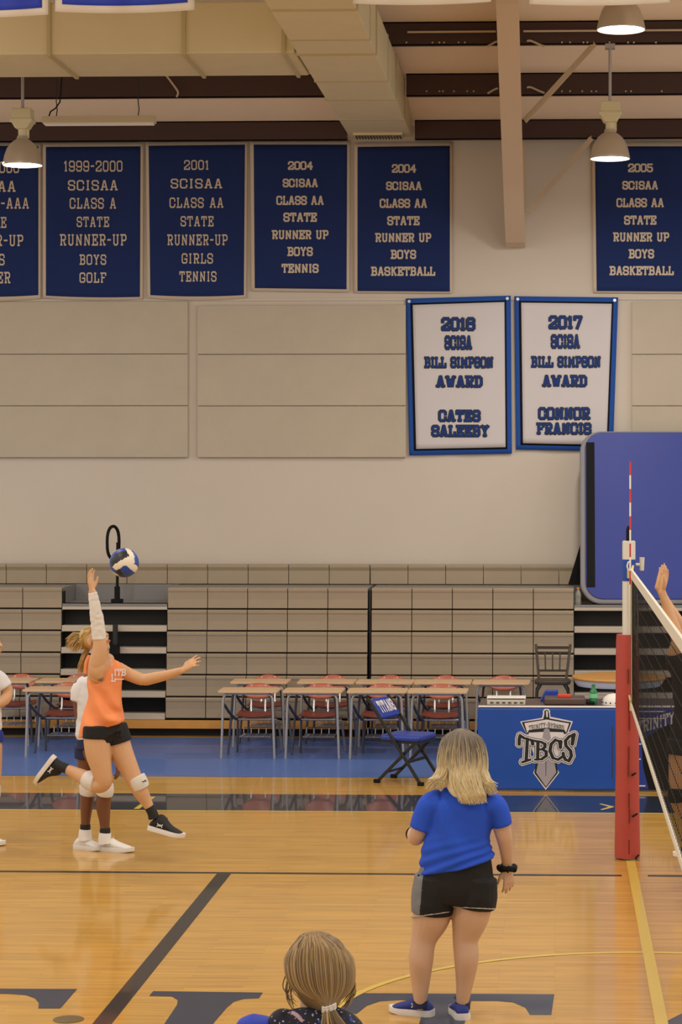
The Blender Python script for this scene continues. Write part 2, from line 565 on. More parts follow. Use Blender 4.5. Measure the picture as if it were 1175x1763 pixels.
# ------------------------------------------------------------------ slab lettering, drawn as strokes
G = {
 'A': (4.4, [[(.5,0),(1.9,6),(2.5,6),(3.9,0)], [(1,2),(3.4,2)]], [(.5,0),(3.9,0)]),
 'B': (4.2, [[(.8,0),(.8,6)], [(0,6),(3,6),(3.8,5.3),(3.8,3.8),(3.2,3.1),(.8,3.1)], [(3.2,3.1),(4,2.4),(4,.7),(3.2,0),(0,0)]], []),
 'C': (4, [[(4,4.2),(4,5.2),(3.2,6),(.8,6),(0,5.2),(0,.8),(.8,0),(3.2,0),(4,.8),(4,1.8)]], []),
 'D': (4.2, [[(.8,0),(.8,6)], [(0,6),(2.9,6),(4,4.9),(4,1.1),(2.9,0),(0,0)]], []),
 'E': (4, [[(.8,0),(.8,6)], [(0,6),(4,6),(4,4.6)], [(.8,3.1),(2.7,3.1),(2.7,3.8)], [(2.7,3.1),(2.7,2.4)], [(0,0),(4,0),(4,1.4)]], []),
 'F': (4, [[(.8,0),(.8,6)], [(0,6),(4,6),(4,4.6)], [(.8,3),(2.7,3)]], [(.8,0)]),
 'G': (4, [[(4,4.4),(4,5.2),(3.2,6),(.8,6),(0,5.2),(0,.8),(.8,0),(3.2,0),(4,.8),(4,2.6),(2.2,2.6)]], []),
 'I': (2, [[(1,0),(1,6)]], [(1,0),(1,6)]),
 'K': (4.4, [[(.8,0),(.8,6)], [(3.8,6),(.8,2.4)], [(1.9,3.6),(3.8,0)]], [(.8,0),(.8,6),(3.7,0),(3.7,6)]),
 'L': (3.8, [[(.8,0),(.8,6)], [(0,0),(3.8,0),(3.8,1.8)]], [(.8,6)]),
 'M': (5.4, [[(.8,0),(.8,6),(2.7,2),(4.6,6),(4.6,0)]], [(.8,0),(4.6,0)]),
 'N': (4.6, [[(.7,0),(.7,6),(3.9,0),(3.9,6)]], [(.7,0),(3.9,6)]),
 'O': (4, [[(.8,0),(0,.8),(0,5.2),(.8,6),(3.2,6),(4,5.2),(4,.8),(3.2,0),(.8,0)]], []),
 'P': (4, [[(.8,0),(.8,6)], [(0,6),(3.2,6),(4,5.2),(4,3.5),(3.2,2.7),(.8,2.7)]], [(.8,0)]),
 'R': (4.3, [[(.8,0),(.8,6)], [(0,6),(3.2,6),(4,5.2),(4,3.6),(3.2,2.9),(.8,2.9)], [(2.5,2.9),(3.7,0)]], [(.8,0),(3.8,0)]),
 'S': (4, [[(4,4.4),(4,5.2),(3.2,6),(.8,6),(0,5.2),(0,4),(.8,3.2),(3.2,2.9),(4,2.1),(4,.8),(3.2,0),(.8,0),(0,.8),(0,1.6)]], []),
 'T': (4, [[(0,4.6),(0,6),(4,6),(4,4.6)], [(2,6),(2,0)]], [(2,0)]),
 'U': (4.4, [[(.7,6),(.7,.8),(1.5,0),(2.9,0),(3.7,.8),(3.7,6)]], [(.7,6),(3.7,6)]),
 'W': (5.6, [[(.6,6),(1.7,0),(2.8,4.4),(3.9,0),(5,6)]], [(.6,6),(5,6)]),
 'Y': (4.4, [[(.5,6),(2.2,3),(2.2,0)], [(3.9,6),(2.2,3)]], [(2.2,0),(.6,6),(3.8,6)]),
 '0': (3.8, [[(.8,0),(0,.8),(0,5.2),(.8,6),(3,6),(3.8,5.2),(3.8,.8),(3,0),(.8,0)]], []),
 '1': (2.2, [[(.2,5),(1.2,6),(1.2,0)]], [(1.2,0)]),
 '2': (4, [[(0,4.4),(0,5.2),(.8,6),(3.2,6),(4,5.2),(4,3.8),(0,1),(0,0),(4,0),(4,1.2)]], []),
 '4': (4, [[(3,0),(3,6),(0,2),(4,2)]], [(3,0)]),
 '5': (4, [[(3.8,6),(.3,6),(.3,3.5),(3.2,3.5),(4,2.7),(4,.8),(3.2,0),(.8,0),(0,.8),(0,1.5)]], []),
 '6': (4, [[(4,4.8),(4,5.2),(3.2,6),(.8,6),(0,5.2),(0,.8),(.8,0),(3.2,0),(4,.8),(4,2.6),(3.2,3.4),(0,3.4)]], []),
 '7': (4, [[(0,4.8),(0,6),(4,6),(1.6,0)]], []),
 '9': (4, [[(0,1.2),(0,.8),(.8,0),(3.2,0),(4,.8),(4,5.2),(3.2,6),(.8,6),(0,5.2),(0,3.4),(.8,2.6),(4,2.6)]], []),
 '-': (2.4, [[(.2,3),(2.2,3)]], []),
 ' ': (2.0, [], []),
}

def strokes(text, w=0.5, gap=1.5, serif=1.0):
    """flat 2-D quads (x right, y up, cap height 6) of a line of slab letters, and the line's width"""
    quads = []
    x = w
    for ch in text:
        wd, lines, sf = G[ch]
        for ln in lines:
            for i in range(len(ln)-1):
                a, b = Vector(ln[i]), Vector(ln[i+1])
                d = (b-a)
                if d.length < 1e-6: continue
                d.normalize(); nrm = Vector((-d.y, d.x))
                ea = w if i > 0 else w*0.98
                eb = w if i < len(ln)-2 else w*0.98
                a2 = a - d*ea*(0.55 if i > 0 else 1); b2 = b + d*eb*(0.55 if i < len(ln)-2 else 1)
                quads.append([(q.x + x, q.y) for q in (a2-nrm*w, b2-nrm*w, b2+nrm*w, a2+nrm*w)])
        if serif:
            for (sx, sy) in sf:
                yy = sy - w*0.2 if sy > 3 else sy + w*0.2
                ww = w*0.8
                quads.append([(sx-serif+x, yy-ww), (sx+serif+x, yy-ww), (sx+serif+x, yy+ww), (sx-serif+x, yy+ww)])
        x += wd + gap
    return quads, x - gap + w

def lettering(mb, text, x0, x1, yc, h, plane, w=0.5, gap=1.5, serif=1.0, eps=0.0):
    """writes text into mb between pixel columns x0..x1, centred on row yc, h tall; plane(px,py,lift) gives the point on the cloth"""
    quads, wd = strokes(text, w, gap, serif)
    sx = (x1-x0)/wd; sy = h/(6+2*w)
    for k, q in enumerate(quads):
        lift = eps + 0.00006*k
        mb.add([plane(x0 + a*sx, yc - (b-3)*sy, lift) for a, b in q], [(0, 1, 2, 3)])

def smooth_path(ctrl, n=10):
    ctrl = [Vector(c) for c in ctrl]; out = []
    m = len(ctrl)-1
    for i in range(n+1):
        t = i/n*m; k = min(int(t), m-1); t -= k
        p0, p1, p2, p3 = ctrl[max(k-1, 0)], ctrl[k], ctrl[k+1], ctrl[min(k+2, m)]
        out.append(0.5*((2*p1) + (p2-p0)*t + (2*p0-5*p1+4*p2-p3)*t*t + (3*p1-p0-3*p2+p3)*t*t*t))
    return out

# ================================================================== SETTING
WALL_Y = 26.6
mb = MB(); mb.box((-13.5, -1.0, -0.1), (8.5, 26.6, 0.0))
floor = mb.build('floor', M['floor'])
tag(floor, 'varnished maple gym floor with painted court lines', 'floor', kind='structure')
mb = MB(); mb.box((-13.5, WALL_Y, -0.1), (8.5, WALL_Y + 0.15, 7.3))
w = mb.build('wall_back', M['wall']); tag(w, 'beige painted gym wall behind the bleachers', 'wall', kind='structure')
mb = MB()
def roof_z(Y): return 6.98 + (26.4 - Y) * 0.18
mb.prism([(-13.5, 26.75, roof_z(26.75)), (8.5, 26.75, roof_z(26.75)), (8.5, 12.0, roof_z(12.0)), (-13.5, 12.0, roof_z(12.0))], (0, 0, 0.08))
mb.prism([(-13.5, 12.0, roof_z(12.0)), (8.5, 12.0, roof_z(12.0)), (8.5, -1.0, roof_z(25.0)), (-13.5, -1.0, roof_z(25.0))], (0, 0, 0.08))
c = mb.build('ceiling', M['ceiling']); tag(c, 'beige sloping roof lining between brown purlins', 'ceiling', kind='structure')

# --- paint on the floor (part of the floor)
def decal(name, polys, m, z=0.0012, label=None):
    mb = MB()
    for k, pl in enumerate(polys):
        mb.add([(x, y, z + 0.00003*k) for x, y in pl], [tuple(range(len(pl)))])
    o = mb.build(name, m, floor, fix=False)
    for p in o.data.polygons:
        if p.normal.z < 0: p.flip()
    if label: o['label'] = label
    return o
def rect(x0, y0, x1, y1): return [(x0, y0), (x1, y0), (x1, y1), (x0, y1)]
XC = 0.565                       # court centre line
YB = 12.42                       # middle of the court
decal('border_band', [rect(-13.4, 19.95, 8.4, 20.96)], M['mark_navy'], label='dark navy painted band along the court edge')
decal('blue_margin', [rect(-13.4, 22.12, 8.4, 25.28)], M['mark_blue'], label='blue painted strip beside the bleachers')
decal('sideline', [rect(-13.4, 16.86, XC-0.075, 16.925), rect(XC+0.115, 16.86, 8.4, 16.925)], M['mark_dark'])
decal('attack_line', [rect(-2.49, 7.9, -2.385, 16.86)], M['mark_dark'])
decal('centre_line', [rect(XC-0.025, 4.8, XC+0.045, 17.55)], M['mark_yellow'], z=0.0016)
pts = []
N_ = 96
ring = []
for k in range(N_):
    a0, a1 = 2*pi*k/N_, 2*pi*(k+1)/N_
    r0, r1 = 1.785, 1.83
    ring.append([(XC+.01+r0*cos(a0), YB+r0*sin(a0)), (XC+.01+r1*cos(a0), YB+r1*sin(a0)), (XC+.01+r1*cos(a1), YB+r1*sin(a1)), (XC+.01+r0*cos(a1), YB+r0*sin(a1))])
decal('centre_circle', ring, M['mark_yellow'], z=0.0012)
decal('boundary_line', [rect(-13.4, 19.90, 8.4, 19.95)], M['mark_yellow'])

def fl(pts):  # floor outline measured in the photo
    return [tuple(PF(x, y)[:2]) for x, y in pts]
letters = []
# T
letters.append(fl([(-235, 1701), (133, 1703), (104, 1736.5), (66, 1736.5), (67, 1727), (60, 1719), (44, 1713.5), (16, 1711.5), (-20, 1711), (-200, 1880), (-285, 1880), (-115, 1711), (-160, 1711), (-195, 1716), (-222, 1735), (-258, 1735)]))
# I
letters.append(fl([(264, 1706.5), (453, 1709), (446, 1719), (420, 1720), (403, 1725), (391, 1735), (367, 1763), (305, 1840), (240, 1840), (283, 1763), (305, 1730), (306, 1722), (296, 1716), (257, 1715)]))
# T
letters.append(fl([(607, 1710), (955, 1712), (950, 1747.5), (913, 1747.5), (905, 1735), (884, 1726), (855, 1723.5), (812, 1723.5), (800, 1763), (775, 1880), (690, 1880), (722, 1763), (730, 1735), (726, 1723.5), (690, 1722), (655, 1724), (632, 1732), (614, 1746), (585, 1743)]))
# A
letters.append(fl([(1238, 1713), (1330, 1713), (1480, 1880), (1400, 1880), (1290, 1750), (1190, 1790), (1120, 1880), (1040, 1880), (1139, 1763)]))
decal('court_lettering', letters, M['mark_letter'], z=0.001, label='large slate-blue painted letters at mid court')
decal('hash_mark', [fl([(230, 1393), (240, 1393), (268, 1372), (260, 1372)]), fl([(1032, 1384.5), (1036, 1384), (1058, 1389), (1054, 1391)]), fl([(1034, 1394), (1038, 1395), (1058, 1390), (1054, 1388)])], M['mark_yellow'], z=0.0024)
mb = MB(); mb.lathe([(0.083, 0.0), (0.083, 0.004), (0.07, 0.006)], PF(118, 1755.5), 32)
o = mb.build('floor_cover_plate', M['plate'], at=PF(118, 1755.5), smooth=True)
tag(o, 'small round bronze plate set in the floor between the big letters', 'floor plate')

# --- purlins and rafter
def purlin(name_k, x0, x1, Y, zb, hgt):
    mb = MB()
    mb.box((x0, Y - 0.035, zb), (x1, Y - 0.025, zb + hgt))
    mb.box((x0, Y - 0.035, zb + hgt - 0.01), (x1, Y + 0.04, zb + hgt))
    mb.box((x0, Y - 0.035, zb), (x1, Y + 0.04, zb + 0.01))
    mb.box((x0, Y + 0.03, zb), (x1, Y + 0.04, zb + 0.035))
    o = mb.build('purlin', M['purlin'])
    tag(o, name_k, 'purlin', 'brown roof purlins', kind='structure')
    return o
DX0, DX1 = -2.36, -1.64        # duct run
PURL = [(26.42, 6.755, 'next to the wall'), (24.9, 7.01, 'second from the wall'), (23.4, 7.285, 'third from the wall'), (21.9, 7.555, 'fourth from the wall'), (20.4, 7.83, 'fifth from the wall'), (18.9, 8.10, 'sixth from the wall')]
for Y, zb, nm in PURL:
    h_ = roof_z(Y) - zb
    if Y < 24: purlin('brown steel purlin under the roof, ' + nm, -13.4, 8.4, Y, zb, h_)
    else:
        purlin('brown steel purlin left of the main duct, ' + nm, -13.4, DX0 - 0.03, Y, zb, h_)
        purlin('brown steel purlin right of the main duct, ' + nm, DX1 + 0.03, 8.4, Y, zb, h_)
# rafter: tapered haunch, seen from below
RX0, RX1 = -0.565, -0.345
mb = MB()
prof = [(26.58, 5.53), (26.3, 5.56), (22.0, 7.42), (18.9, 8.0), (12.0, 9.2), (12.0, 9.4), (18.9, 8.28), (22.0, 7.74), (26.3, 6.96), (26.58, 6.96)]
lower = prof[:5]
for a, b in zip(lower[:-1], lower[1:]):                        # bottom flange
    mb.prism([(RX0, a[0], a[1]), (RX1, a[0], a[1]), (RX1, b[0], b[1]), (RX0, b[0], b[1])], (0, 0, 0.02))
xm = (RX0 + RX1)/2
mb.prism([(xm - 0.006, y, z + (0.015 if k < 5 else 0)) for k, (y, z) in enumerate(prof)], (0.012, 0, 0))  # web
mb.box((RX0, 26.54, 5.53), (RX1, 26.59, 6.9))
rafter = mb.build('roof_beam', M['rafter']); tag(rafter, 'tan steel roof rafter coming down the wall right of centre', 'beam', kind='structure')
def brace(p, q, label):
    mb = MB()
    d = (q - p).normalized()
    mb.bar(p, q, 0.06, 0.008, up=(0, -1, 0.3))
    mb.bar(p + Vector((0, 0.028, 0.022)), q + Vector((0, 0.028, 0.022)), 0.008, 0.05, up=(0, -1, 0.3))
    o = mb.build('flange_brace', M['brace']); tag(o, label, 'brace', kind='structure')
brace(P(904, 208, 24.0), P(1025, 75, 23.36), 'upper slanted angle brace between rafter and purlin')
brace(P(909, 365, 26.1), P(1019, 238, 26.36), 'lower slanted angle brace against the wall beside the rafter')
# trim above the acoustic boards
mb = MB(); mb.box((-13.4, WALL_Y - 0.015, P(500, 518, WALL_Y).z), (8.4, WALL_Y, P(500, 514, WALL_Y).z))
o = mb.build('trim_1', M['wall']); tag(o, kind='structure')
# conduit along the third purlin
mb = MB(); z_ = 7.285 + 0.13
mb.tube([(-.32, 23.34, z_), (8.3, 23.34, z_)], 0.011, 8)
o = mb.build('conduit', M['brace'], at=(-0.3, 23.34, z_), smooth=True); tag(o, 'thin pale conduit right of the rafter along the third purlin', 'conduit')
mb = MB(); mb.tube([(-1.5, 23.34, z_), (-.6, 23.34, z_)], 0.011, 8)
o = mb.build('conduit', M['brace'], at=(-0.62, 23.34, z_), smooth=True); tag(o, 'thin pale conduit between the duct and the rafter', 'conduit')
for pts_, lab in (([P(908, 71, 23.33), P(914, 70, 23.33), P(930, 77, 23.33), P(938, 80, 23.33)], 'short pale cable on the third purlin right of the rafter'),
                  ([P(908, 151, 24.83), P(914, 150, 24.83), P(930, 157, 24.83), P(938, 160, 24.83)], 'short pale cable on the second purlin right of the rafter'),
                  ([P(858, 71, 23.33), P(852, 73, 23.33), P(840, 80, 23.33)], 'short pale cable on the third purlin left of the rafter'),
                  ([P(858, 152, 24.83), P(852, 154, 24.83), P(840, 161, 24.83)], 'short pale cable on the second purlin left of the rafter'),
                  ([P(277, 118, 24.82), P(288, 132, 24.82), P(303, 152, 24.82), P(307, 160, 24.82), P(304, 167, 24.82)], 'loose pale cable hanging over the second purlin behind the cross duct')):
    mb = MB(); mb.tube(smooth_path(pts_, 8), 0.011, 8); o = mb.build('cable', M['brace'], at=pts_[0], smooth=True); tag(o, lab, 'cable')
for Y, py, pxs in ((23.355, 73, (700, 745, 757, 765, 790, 801, 968, 982, 1005, 1012, 1050, 1082, 1092, 1130)), (24.855, 157, (735, 757, 763, 782, 805, 816, 968, 982, 1003, 1019, 1027, 1078, 1087, 1140))):
    mb = MB()
    for px in pxs: mb.ball(P(px, py, Y), .010, 8, 6)
    o = mb.build('bolt', M['brace'], [q for q in COL.objects if q.name.startswith('purlin') and abs(q.data.vertices[0].co.y - (Y+.01)) < .03 and q.data.vertices[0].co.x > -3 or (q.name.startswith('purlin') and Y < 24 and abs(q.data.vertices[0].co.y - (Y+.01)) < .03)][0], smooth=True)
# ================================================================== DUCTS
def duct_box(mb, x0, x1, y0, y1, z0, z1): mb.box((x0, y0, z0), (x1, y1, z1))
dct = thing('air_duct', 'long square metal duct running out to the wall above the banners', 'duct', (-2.0, 22.0, 6.78))
mb = MB(); mb.box((DX0, 14.0, 6.78), (DX1, 26.36, 7.235)); mb.build('duct_run', M['duct'], dct, bevel=0.01)
for k, y in enumerate((18.95, 20.3, 21.0, 22.5, 23.6, 25.0)):
    mb = MB(); e = 0.006 if k % 2 else 0.012
    mb.box((DX0 - e, y, 6.78 - e), (DX1 + e, y + 0.045, 7.235 + e)); mb.build('duct_flange', M['duct_seam'], dct, bevel=0.004)
mb = MB()
gx0, gx1 = DX0 + 0.1, DX1 - 0.12
mb.box((gx0 - 0.03, 26.0, 6.755), (gx1 + 0.03, 26.28, 6.782))
g = mb.build('vent_frame', M['duct'], dct)
mb = MB()
for k in range(16):
    x = gx0 + (gx1 - gx0) * k / 15
    mb.box((x - 0.006, 26.02, 6.740), (x + 0.006, 26.26, 6.756))
mb.build('grille', M['vent'], dct)
d2 = thing('air_duct', 'wide metal cross duct hanging behind the blue hanging banners', 'duct', (-6, 21.6, 6.8))
ZB2 = 6.80
mb = MB(); mb.box((-12.5, 21.05, ZB2), (DX0 - 0.03, 22.28, 7.275)); mb.build('duct_run', M['duct'], d2, bevel=0.012)
for px in (84, 316, 488):
    x = P(px, 60, 21.05).x
    mb = MB(); mb.box((x - 0.012, 21.025, ZB2 - 0.02), (x + 0.02, 22.3, 7.28)); mb.build('duct_flange', M['duct_seam'], d2)

# ================================================================== LAMPS
def lamp(lx, ly, lz, zt, label, box_h=True):
    t = thing('bay_lamp', label, 'lamp', (lx, ly, lz), 'metal bay lamps hanging from the roof')
    prof = [(0.205, 0.0), (0.206, 0.004), (0.200, 0.03), (0.185, 0.10), (0.160, 0.17), (0.125, 0.22), (0.09, 0.25), (0.06, 0.27), (0.055, 0.30)]
    inner = [(r - 0.006, h) for r, h in prof[:7]]
    mb = MB()
    n = 40
    mb.lathe([(0.198, 0.001)] + prof, (lx, ly, lz), n)
    # hollow: remove the bottom cap
    mb.f = [f for f in mb.f if not (len(f) == n and max(f) < n)]; mb.fm = [0]*len(mb.f)
    m2 = MB(); m2.lathe([(0.198, 0.001)] + inner[1:] , (lx, ly, lz), n)
    m2.f = [f for f in m2.f if len(f) == 4]
    mb.add(m2.v, m2.f)
    mb.build('reflector', M['lamp_dome'], t, smooth=True, fix=False)
    mb = MB(); mb.lathe([(0.196, 0.012), (0.19, 0.03), (0.10, 0.05)], (lx, ly, lz), n); mb.build('lens', M['lamp_glow'], t, smooth=True)
    mb = MB(); mb.lathe([(0.045, 0.29), (0.045, 0.37)], (lx, ly, lz), 20)
    mb.bar((lx+.052, ly, lz+.28), (lx+.052, ly, lz+.40), 0.02, 0.03); mb.build('socket_neck', M['lamp_box'], t, smooth=True)
    mb = MB()
    mb.prism([(lx-.10, ly-.09, lz+.44), (lx-.06, ly-.09, lz+.37), (lx+.06, ly-.09, lz+.37), (lx+.105, ly-.09, lz+.44), (lx+.10, ly-.09, lz+.58), (lx-.10, ly-.09, lz+.58)], (0, .18, 0))
    mb.obox((lx, ly, lz+.455), (.115, 0, 0), (0, .1, 0), (0, 0, .022))
    mb.build('ballast_box', M['lamp_box'], t, bevel=0.012)
    mb = MB(); mb.tube([(lx, ly, lz+.57), (lx, ly, zt)], 0.016, 10); mb.build('stem', M['tube_grey'], t, smooth=True)
    mb = MB(); mb.box((lx-.05, ly-.04, zt-.05), (lx+.05, ly+.04, zt)); mb.build('ceiling_bracket', M['tube_grey'], t)
    return t
pl_ = P(39, 285, 23.38); lamp(pl_.x, 23.38, pl_.z, 7.285, 'metal dome bay lamp hanging in front of the leftmost wall banner')
pm_ = P(1051, 274, 23.38); lamp(pm_.x, 23.38, pm_.z, 7.285, 'metal dome bay lamp overlapping the corner of the far right blue banner')
pn_ = P(1070, 52, 19.3); lamp(pn_.x, 19.3, pn_.z, roof_z(19.3), 'nearest metal dome bay lamp at the top beside the white hanging banner')

# strip light
t = thing('strip_light', 'unlit slim fluorescent strip light hanging below the purlins', 'strip light', P(171, 207, 24.4))
a, b = P(74, 208, 24.4), P(268, 207, 24.4)
zz = (a.z + b.z)/2
mb = MB(); mb.prism([(a.x, 24.33, zz-.03), (a.x, 24.47, zz-.03), (a.x, 24.44, zz+.045), (a.x, 24.36, zz+.045)], (b.x-a.x, 0, 0)); mb.build('housing', M['strip'], t, bevel=0.005)
mb = MB()
for yy in (24.36, 24.44): mb.tube([(a.x+.02, yy, zz-.038), (b.x-.02, yy, zz-.038)], .013, 8)
mb.build('tube', M['white'], t, smooth=True)
mb = MB()
for px in (97, 238):
    x = P(px, 200, 24.4).x
    mb.tube([(x, 24.4, zz+.04), (x+.01, 24.4, zz+.12), (x, 24.4, zz+.2), (x, 24.4, roof_z(24.4))], .006, 6)
mb.build('chain', M['black_metal'], t)
mb = MB(); x = P(84, 200, 24.4).x
mb.tube([(x, 24.4, zz+.04), (x+.02, 24.4, zz+.10), (x+.07, 24.4, zz+.13), (x+.12, 24.4, zz+.2), (x+.15, 24.4, 7.26)], .008, 6); mb.build('power_cord', M['black'], t, smooth=True)

# ================================================================== BANNERS
def wave(px, py, amp, seed):
    return amp * (0.5 + 0.5*sin(px*0.075 + seed*2.1 + 0.004*py) * (0.4 + 0.6*noise.noise(Vector((px*.012, py*.006, seed))) ) )
def grid_cloth(quad, Y, amp, seed, lift, nu=26, nv=26, sag=0.0):
    (x0, y0), (x1, y1), (x2, y2), (x3, y3) = quad     # tl tr br bl
    mb = MB(); vs = []
    for j in range(nv+1):
        v = j/nv
        for i in range(nu+1):
            u = i/nu
            px = (x0*(1-u)+x1*u)*(1-v) + (x3*(1-u)+x2*u)*v
            py = (y0*(1-u)+y1*u)*(1-v) + (y3*(1-u)+y2*u)*v + sag*v*(1-(2*u-1)**2)
            vs.append(P(px, py, Y - wave(px, py, amp, seed) - lift))
    fs = []
    for j in range(nv):
        for i in range(nu):
            a = j*(nu+1)+i
            fs.append((a, a+nu+1, a+nu+2, a+1))
    mb.add(vs, fs)
    return mb
def cloth_obj(mb, name, m, parent, th=0.003):
    o = mb.build(name, m, parent, smooth=True, fix=False, sharp=0)
    s = o.modifiers.new('thick', 'SOLIDIFY'); s.thickness = th; s.offset = -1
    return o
def inset(q, l, t, r, b):
    (x0, y0), (x1, y1), (x2, y2), (x3, y3) = q
    return [(x0+l, y0+t), (x1-r, y1+t), (x2-r, y2-b), (x3+l, y3-b)]
YW = WALL_Y - 0.025
BL = [
 ('navy banner cut off by the left edge, ending in row of letters ER', [(-104, 244), (70, 246), (70, 514), (-104, 514)], (4, 6, 4, 6), 0.5,
   [('1999-2000', -69, 33, 288, 20), ('SCISAA', -62, 27, 321, 19), ('CLASS A-AAA', -86, 50, 350, 19), ('STATE', -47, 11, 383, 19), ('RUNNER-UP', -76, 40, 414, 20), ('GIRLS', -45, 8, 447, 20), ('SOCCER', -54, 18, 478, 20)], 5),
 ('navy wall banner reading 1999-2000 boys golf', [(74, 246), (247, 245), (246, 515), (74, 513)], (5, 7, 5, 4), 0.5,
   [('1999-2000', 110, 211, 286, 19), ('SCISAA', 117, 203, 319, 18), ('CLASS A', 120, 200, 350, 19), ('STATE', 132, 188, 382, 18), ('RUNNER-UP', 103, 218, 413, 20), ('BOYS', 137, 183, 447, 18), ('GOLF', 137, 183, 478, 18)], 3),
 ('navy wall banner reading 2001 girls tennis', [(251, 245), (426, 243), (424, 513), (254, 513)], (5, 6, 4, 5), 0.5,
   [('2001', 317, 360, 284, 17), ('SCISAA', 294, 383, 316, 17), ('CLASS AA', 292, 385, 349, 18), ('STATE', 311, 368, 381, 18), ('RUNNER-UP', 288, 392, 413, 19), ('GIRLS', 313, 367, 445, 18), ('TENNIS', 309, 373, 476, 18)], 4),
 ('navy wall banner reading 2004 boys tennis', [(431, 243), (603, 243), (602, 503), (433, 501)], (6, 6, 5, 5), 0.72,
   [('2004', 496, 539, 285, 15), ('SCISAA', 487, 548, 315, 15), ('CLASS AA', 476, 558, 345, 16), ('STATE', 488, 546, 374, 16), ('RUNNER UP', 468, 566, 404, 16), ('BOYS', 495, 539, 433, 16), ('TENNIS', 485, 549, 462, 16)], 0),
 ('navy wall banner reading 2004 boys basketball', [(610, 246), (779, 244), (779, 505), (610, 504)], (6, 7, 4, 3), 0.72,
   [('2004', 675, 717, 290, 15), ('SCISAA', 665, 727, 320, 15), ('CLASS AA', 654, 736, 350, 16), ('STATE', 667, 723, 380, 16), ('RUNNER UP', 646, 743, 409, 16), ('BOYS', 673, 717, 438, 16), ('BASKETBALL', 639, 750, 467, 16)], 0),
 ('navy wall banner reading 2005 boys basketball, right of the rafter', [(1019, 244), (1190, 244), (1190, 505), (1022, 504)], (6, 8, 4, 3), 0.72,
   [('2005', 1082, 1125, 289, 15), ('SCISAA', 1072, 1134, 319, 15), ('CLASS AA', 1062, 1144, 349, 16), ('STATE', 1075, 1131, 379, 16), ('RUNNER UP', 1056, 1153, 408, 16), ('BOYS', 1083, 1127, 437, 16), ('BASKETBALL', 1050, 1161, 466, 16)], 0),
]
for k, (lab, q, ins, wt, lines, sag) in enumerate(BL):
    c = P((q[0][0]+q[1][0])/2, q[2][1], YW)
    t = thing('wall_banner', lab, 'banner', c, 'navy honour banners on the back wall')
    cloth_obj(grid_cloth(q, YW, 0.010, k, 0.0, sag=sag), 'border', M['cream_cloth'], t)
    cloth_obj(grid_cloth(inset(q, *ins), YW, 0.010, k, 0.006, sag=sag*0.6), 'field', M['navy_cloth'], t)
    pl = lambda px, py, e, k=k: P(px, py, YW - wave(px, py, 0.010, k) - 0.0105 - e)
    for tx, x0, x1, yc, h in lines:
        mb = MB(); lettering(mb, tx, x0, x1, yc, h, pl, w=wt, gap=(1.5 if wt > .6 else 2.0))
        mb.build('lettering', M['cream_cloth'], t, fix=False)

AW = [
 ('white award banner with 2016 in blue, left of its pair', [(699, 514), (880, 509), (882, 781), (705, 784)],
   [('2016', 761, 818, 558, 22), ('SCISA', 767, 812, 590, 23), ('BILL SIMPSON', 732, 849, 624, 18), ('AWARD', 752, 831, 657, 19), ('CATES', 756, 827, 716, 19), ('SALEEBY', 744, 842, 742, 19)]),
 ('white award banner with 2017 in blue, its lower corner behind the blue mat', [(886, 510), (1065, 512), (1056, 777), (889, 774)],
   [('2017', 946, 1003, 555, 22), ('SCISA', 950, 998, 588, 23), ('BILL SIMPSON', 916, 1034, 623, 18), ('AWARD', 935, 1011, 656, 19), ('CONNOR', 928, 1016, 712, 20), ('FRANCIS', 925, 1018, 738, 19)]),
]
for k, (lab, q, lines) in enumerate(AW):
    c = P((q[0][0]+q[1][0])/2, q[2][1], YW)
    t = thing('award_banner', lab, 'banner', c, 'white award banners')
    am = 0.022
    cloth_obj(grid_cloth(q, YW, am, 9+k, 0.0), 'border', M['royal_cloth'], t)
    cloth_obj(grid_cloth(inset(q, 8, 8, 8, 8), YW, am, 9+k, 0.005), 'border_stripe', M['black'], t)
    cloth_obj(grid_cloth(inset(q, 12, 11, 11, 11), YW, am, 9+k, 0.010), 'field', M['white_cloth'], t)
    pl = lambda px, py, e, k=k: P(px, py, YW - wave(px, py, am, 9+k) - 0.0145 - e)
    for tx, x0, x1, yc, h in lines:
        mb = MB(); lettering(mb, tx, x0-1.5, x1+1.5, yc, h+3, pl, w=1.05, gap=1.6, serif=1.6)
        lo = mb.build('lettering', M['logo_black'], t, fix=False); lo['label'] = 'black outlined line of lettering'
        mb = MB(); lettering(mb, tx, x0, x1, yc, h, pl, w=0.72, gap=2.2, serif=1.2, eps=0.009)
        mb.build('letter_face', M['award_blue'], lo, fix=False)
    mb = MB()
    for (x, y) in q[:2]: mb.lathe([(0.018, 0), (0.018, 0.01)], P(x + (6 if x == q[0][0] else -6), y+5, YW - wave(x, y, am, 9+k) - 0.012), 12, axis=(0, -1, 0))
    mb.build('grommet', M['steel'], t)

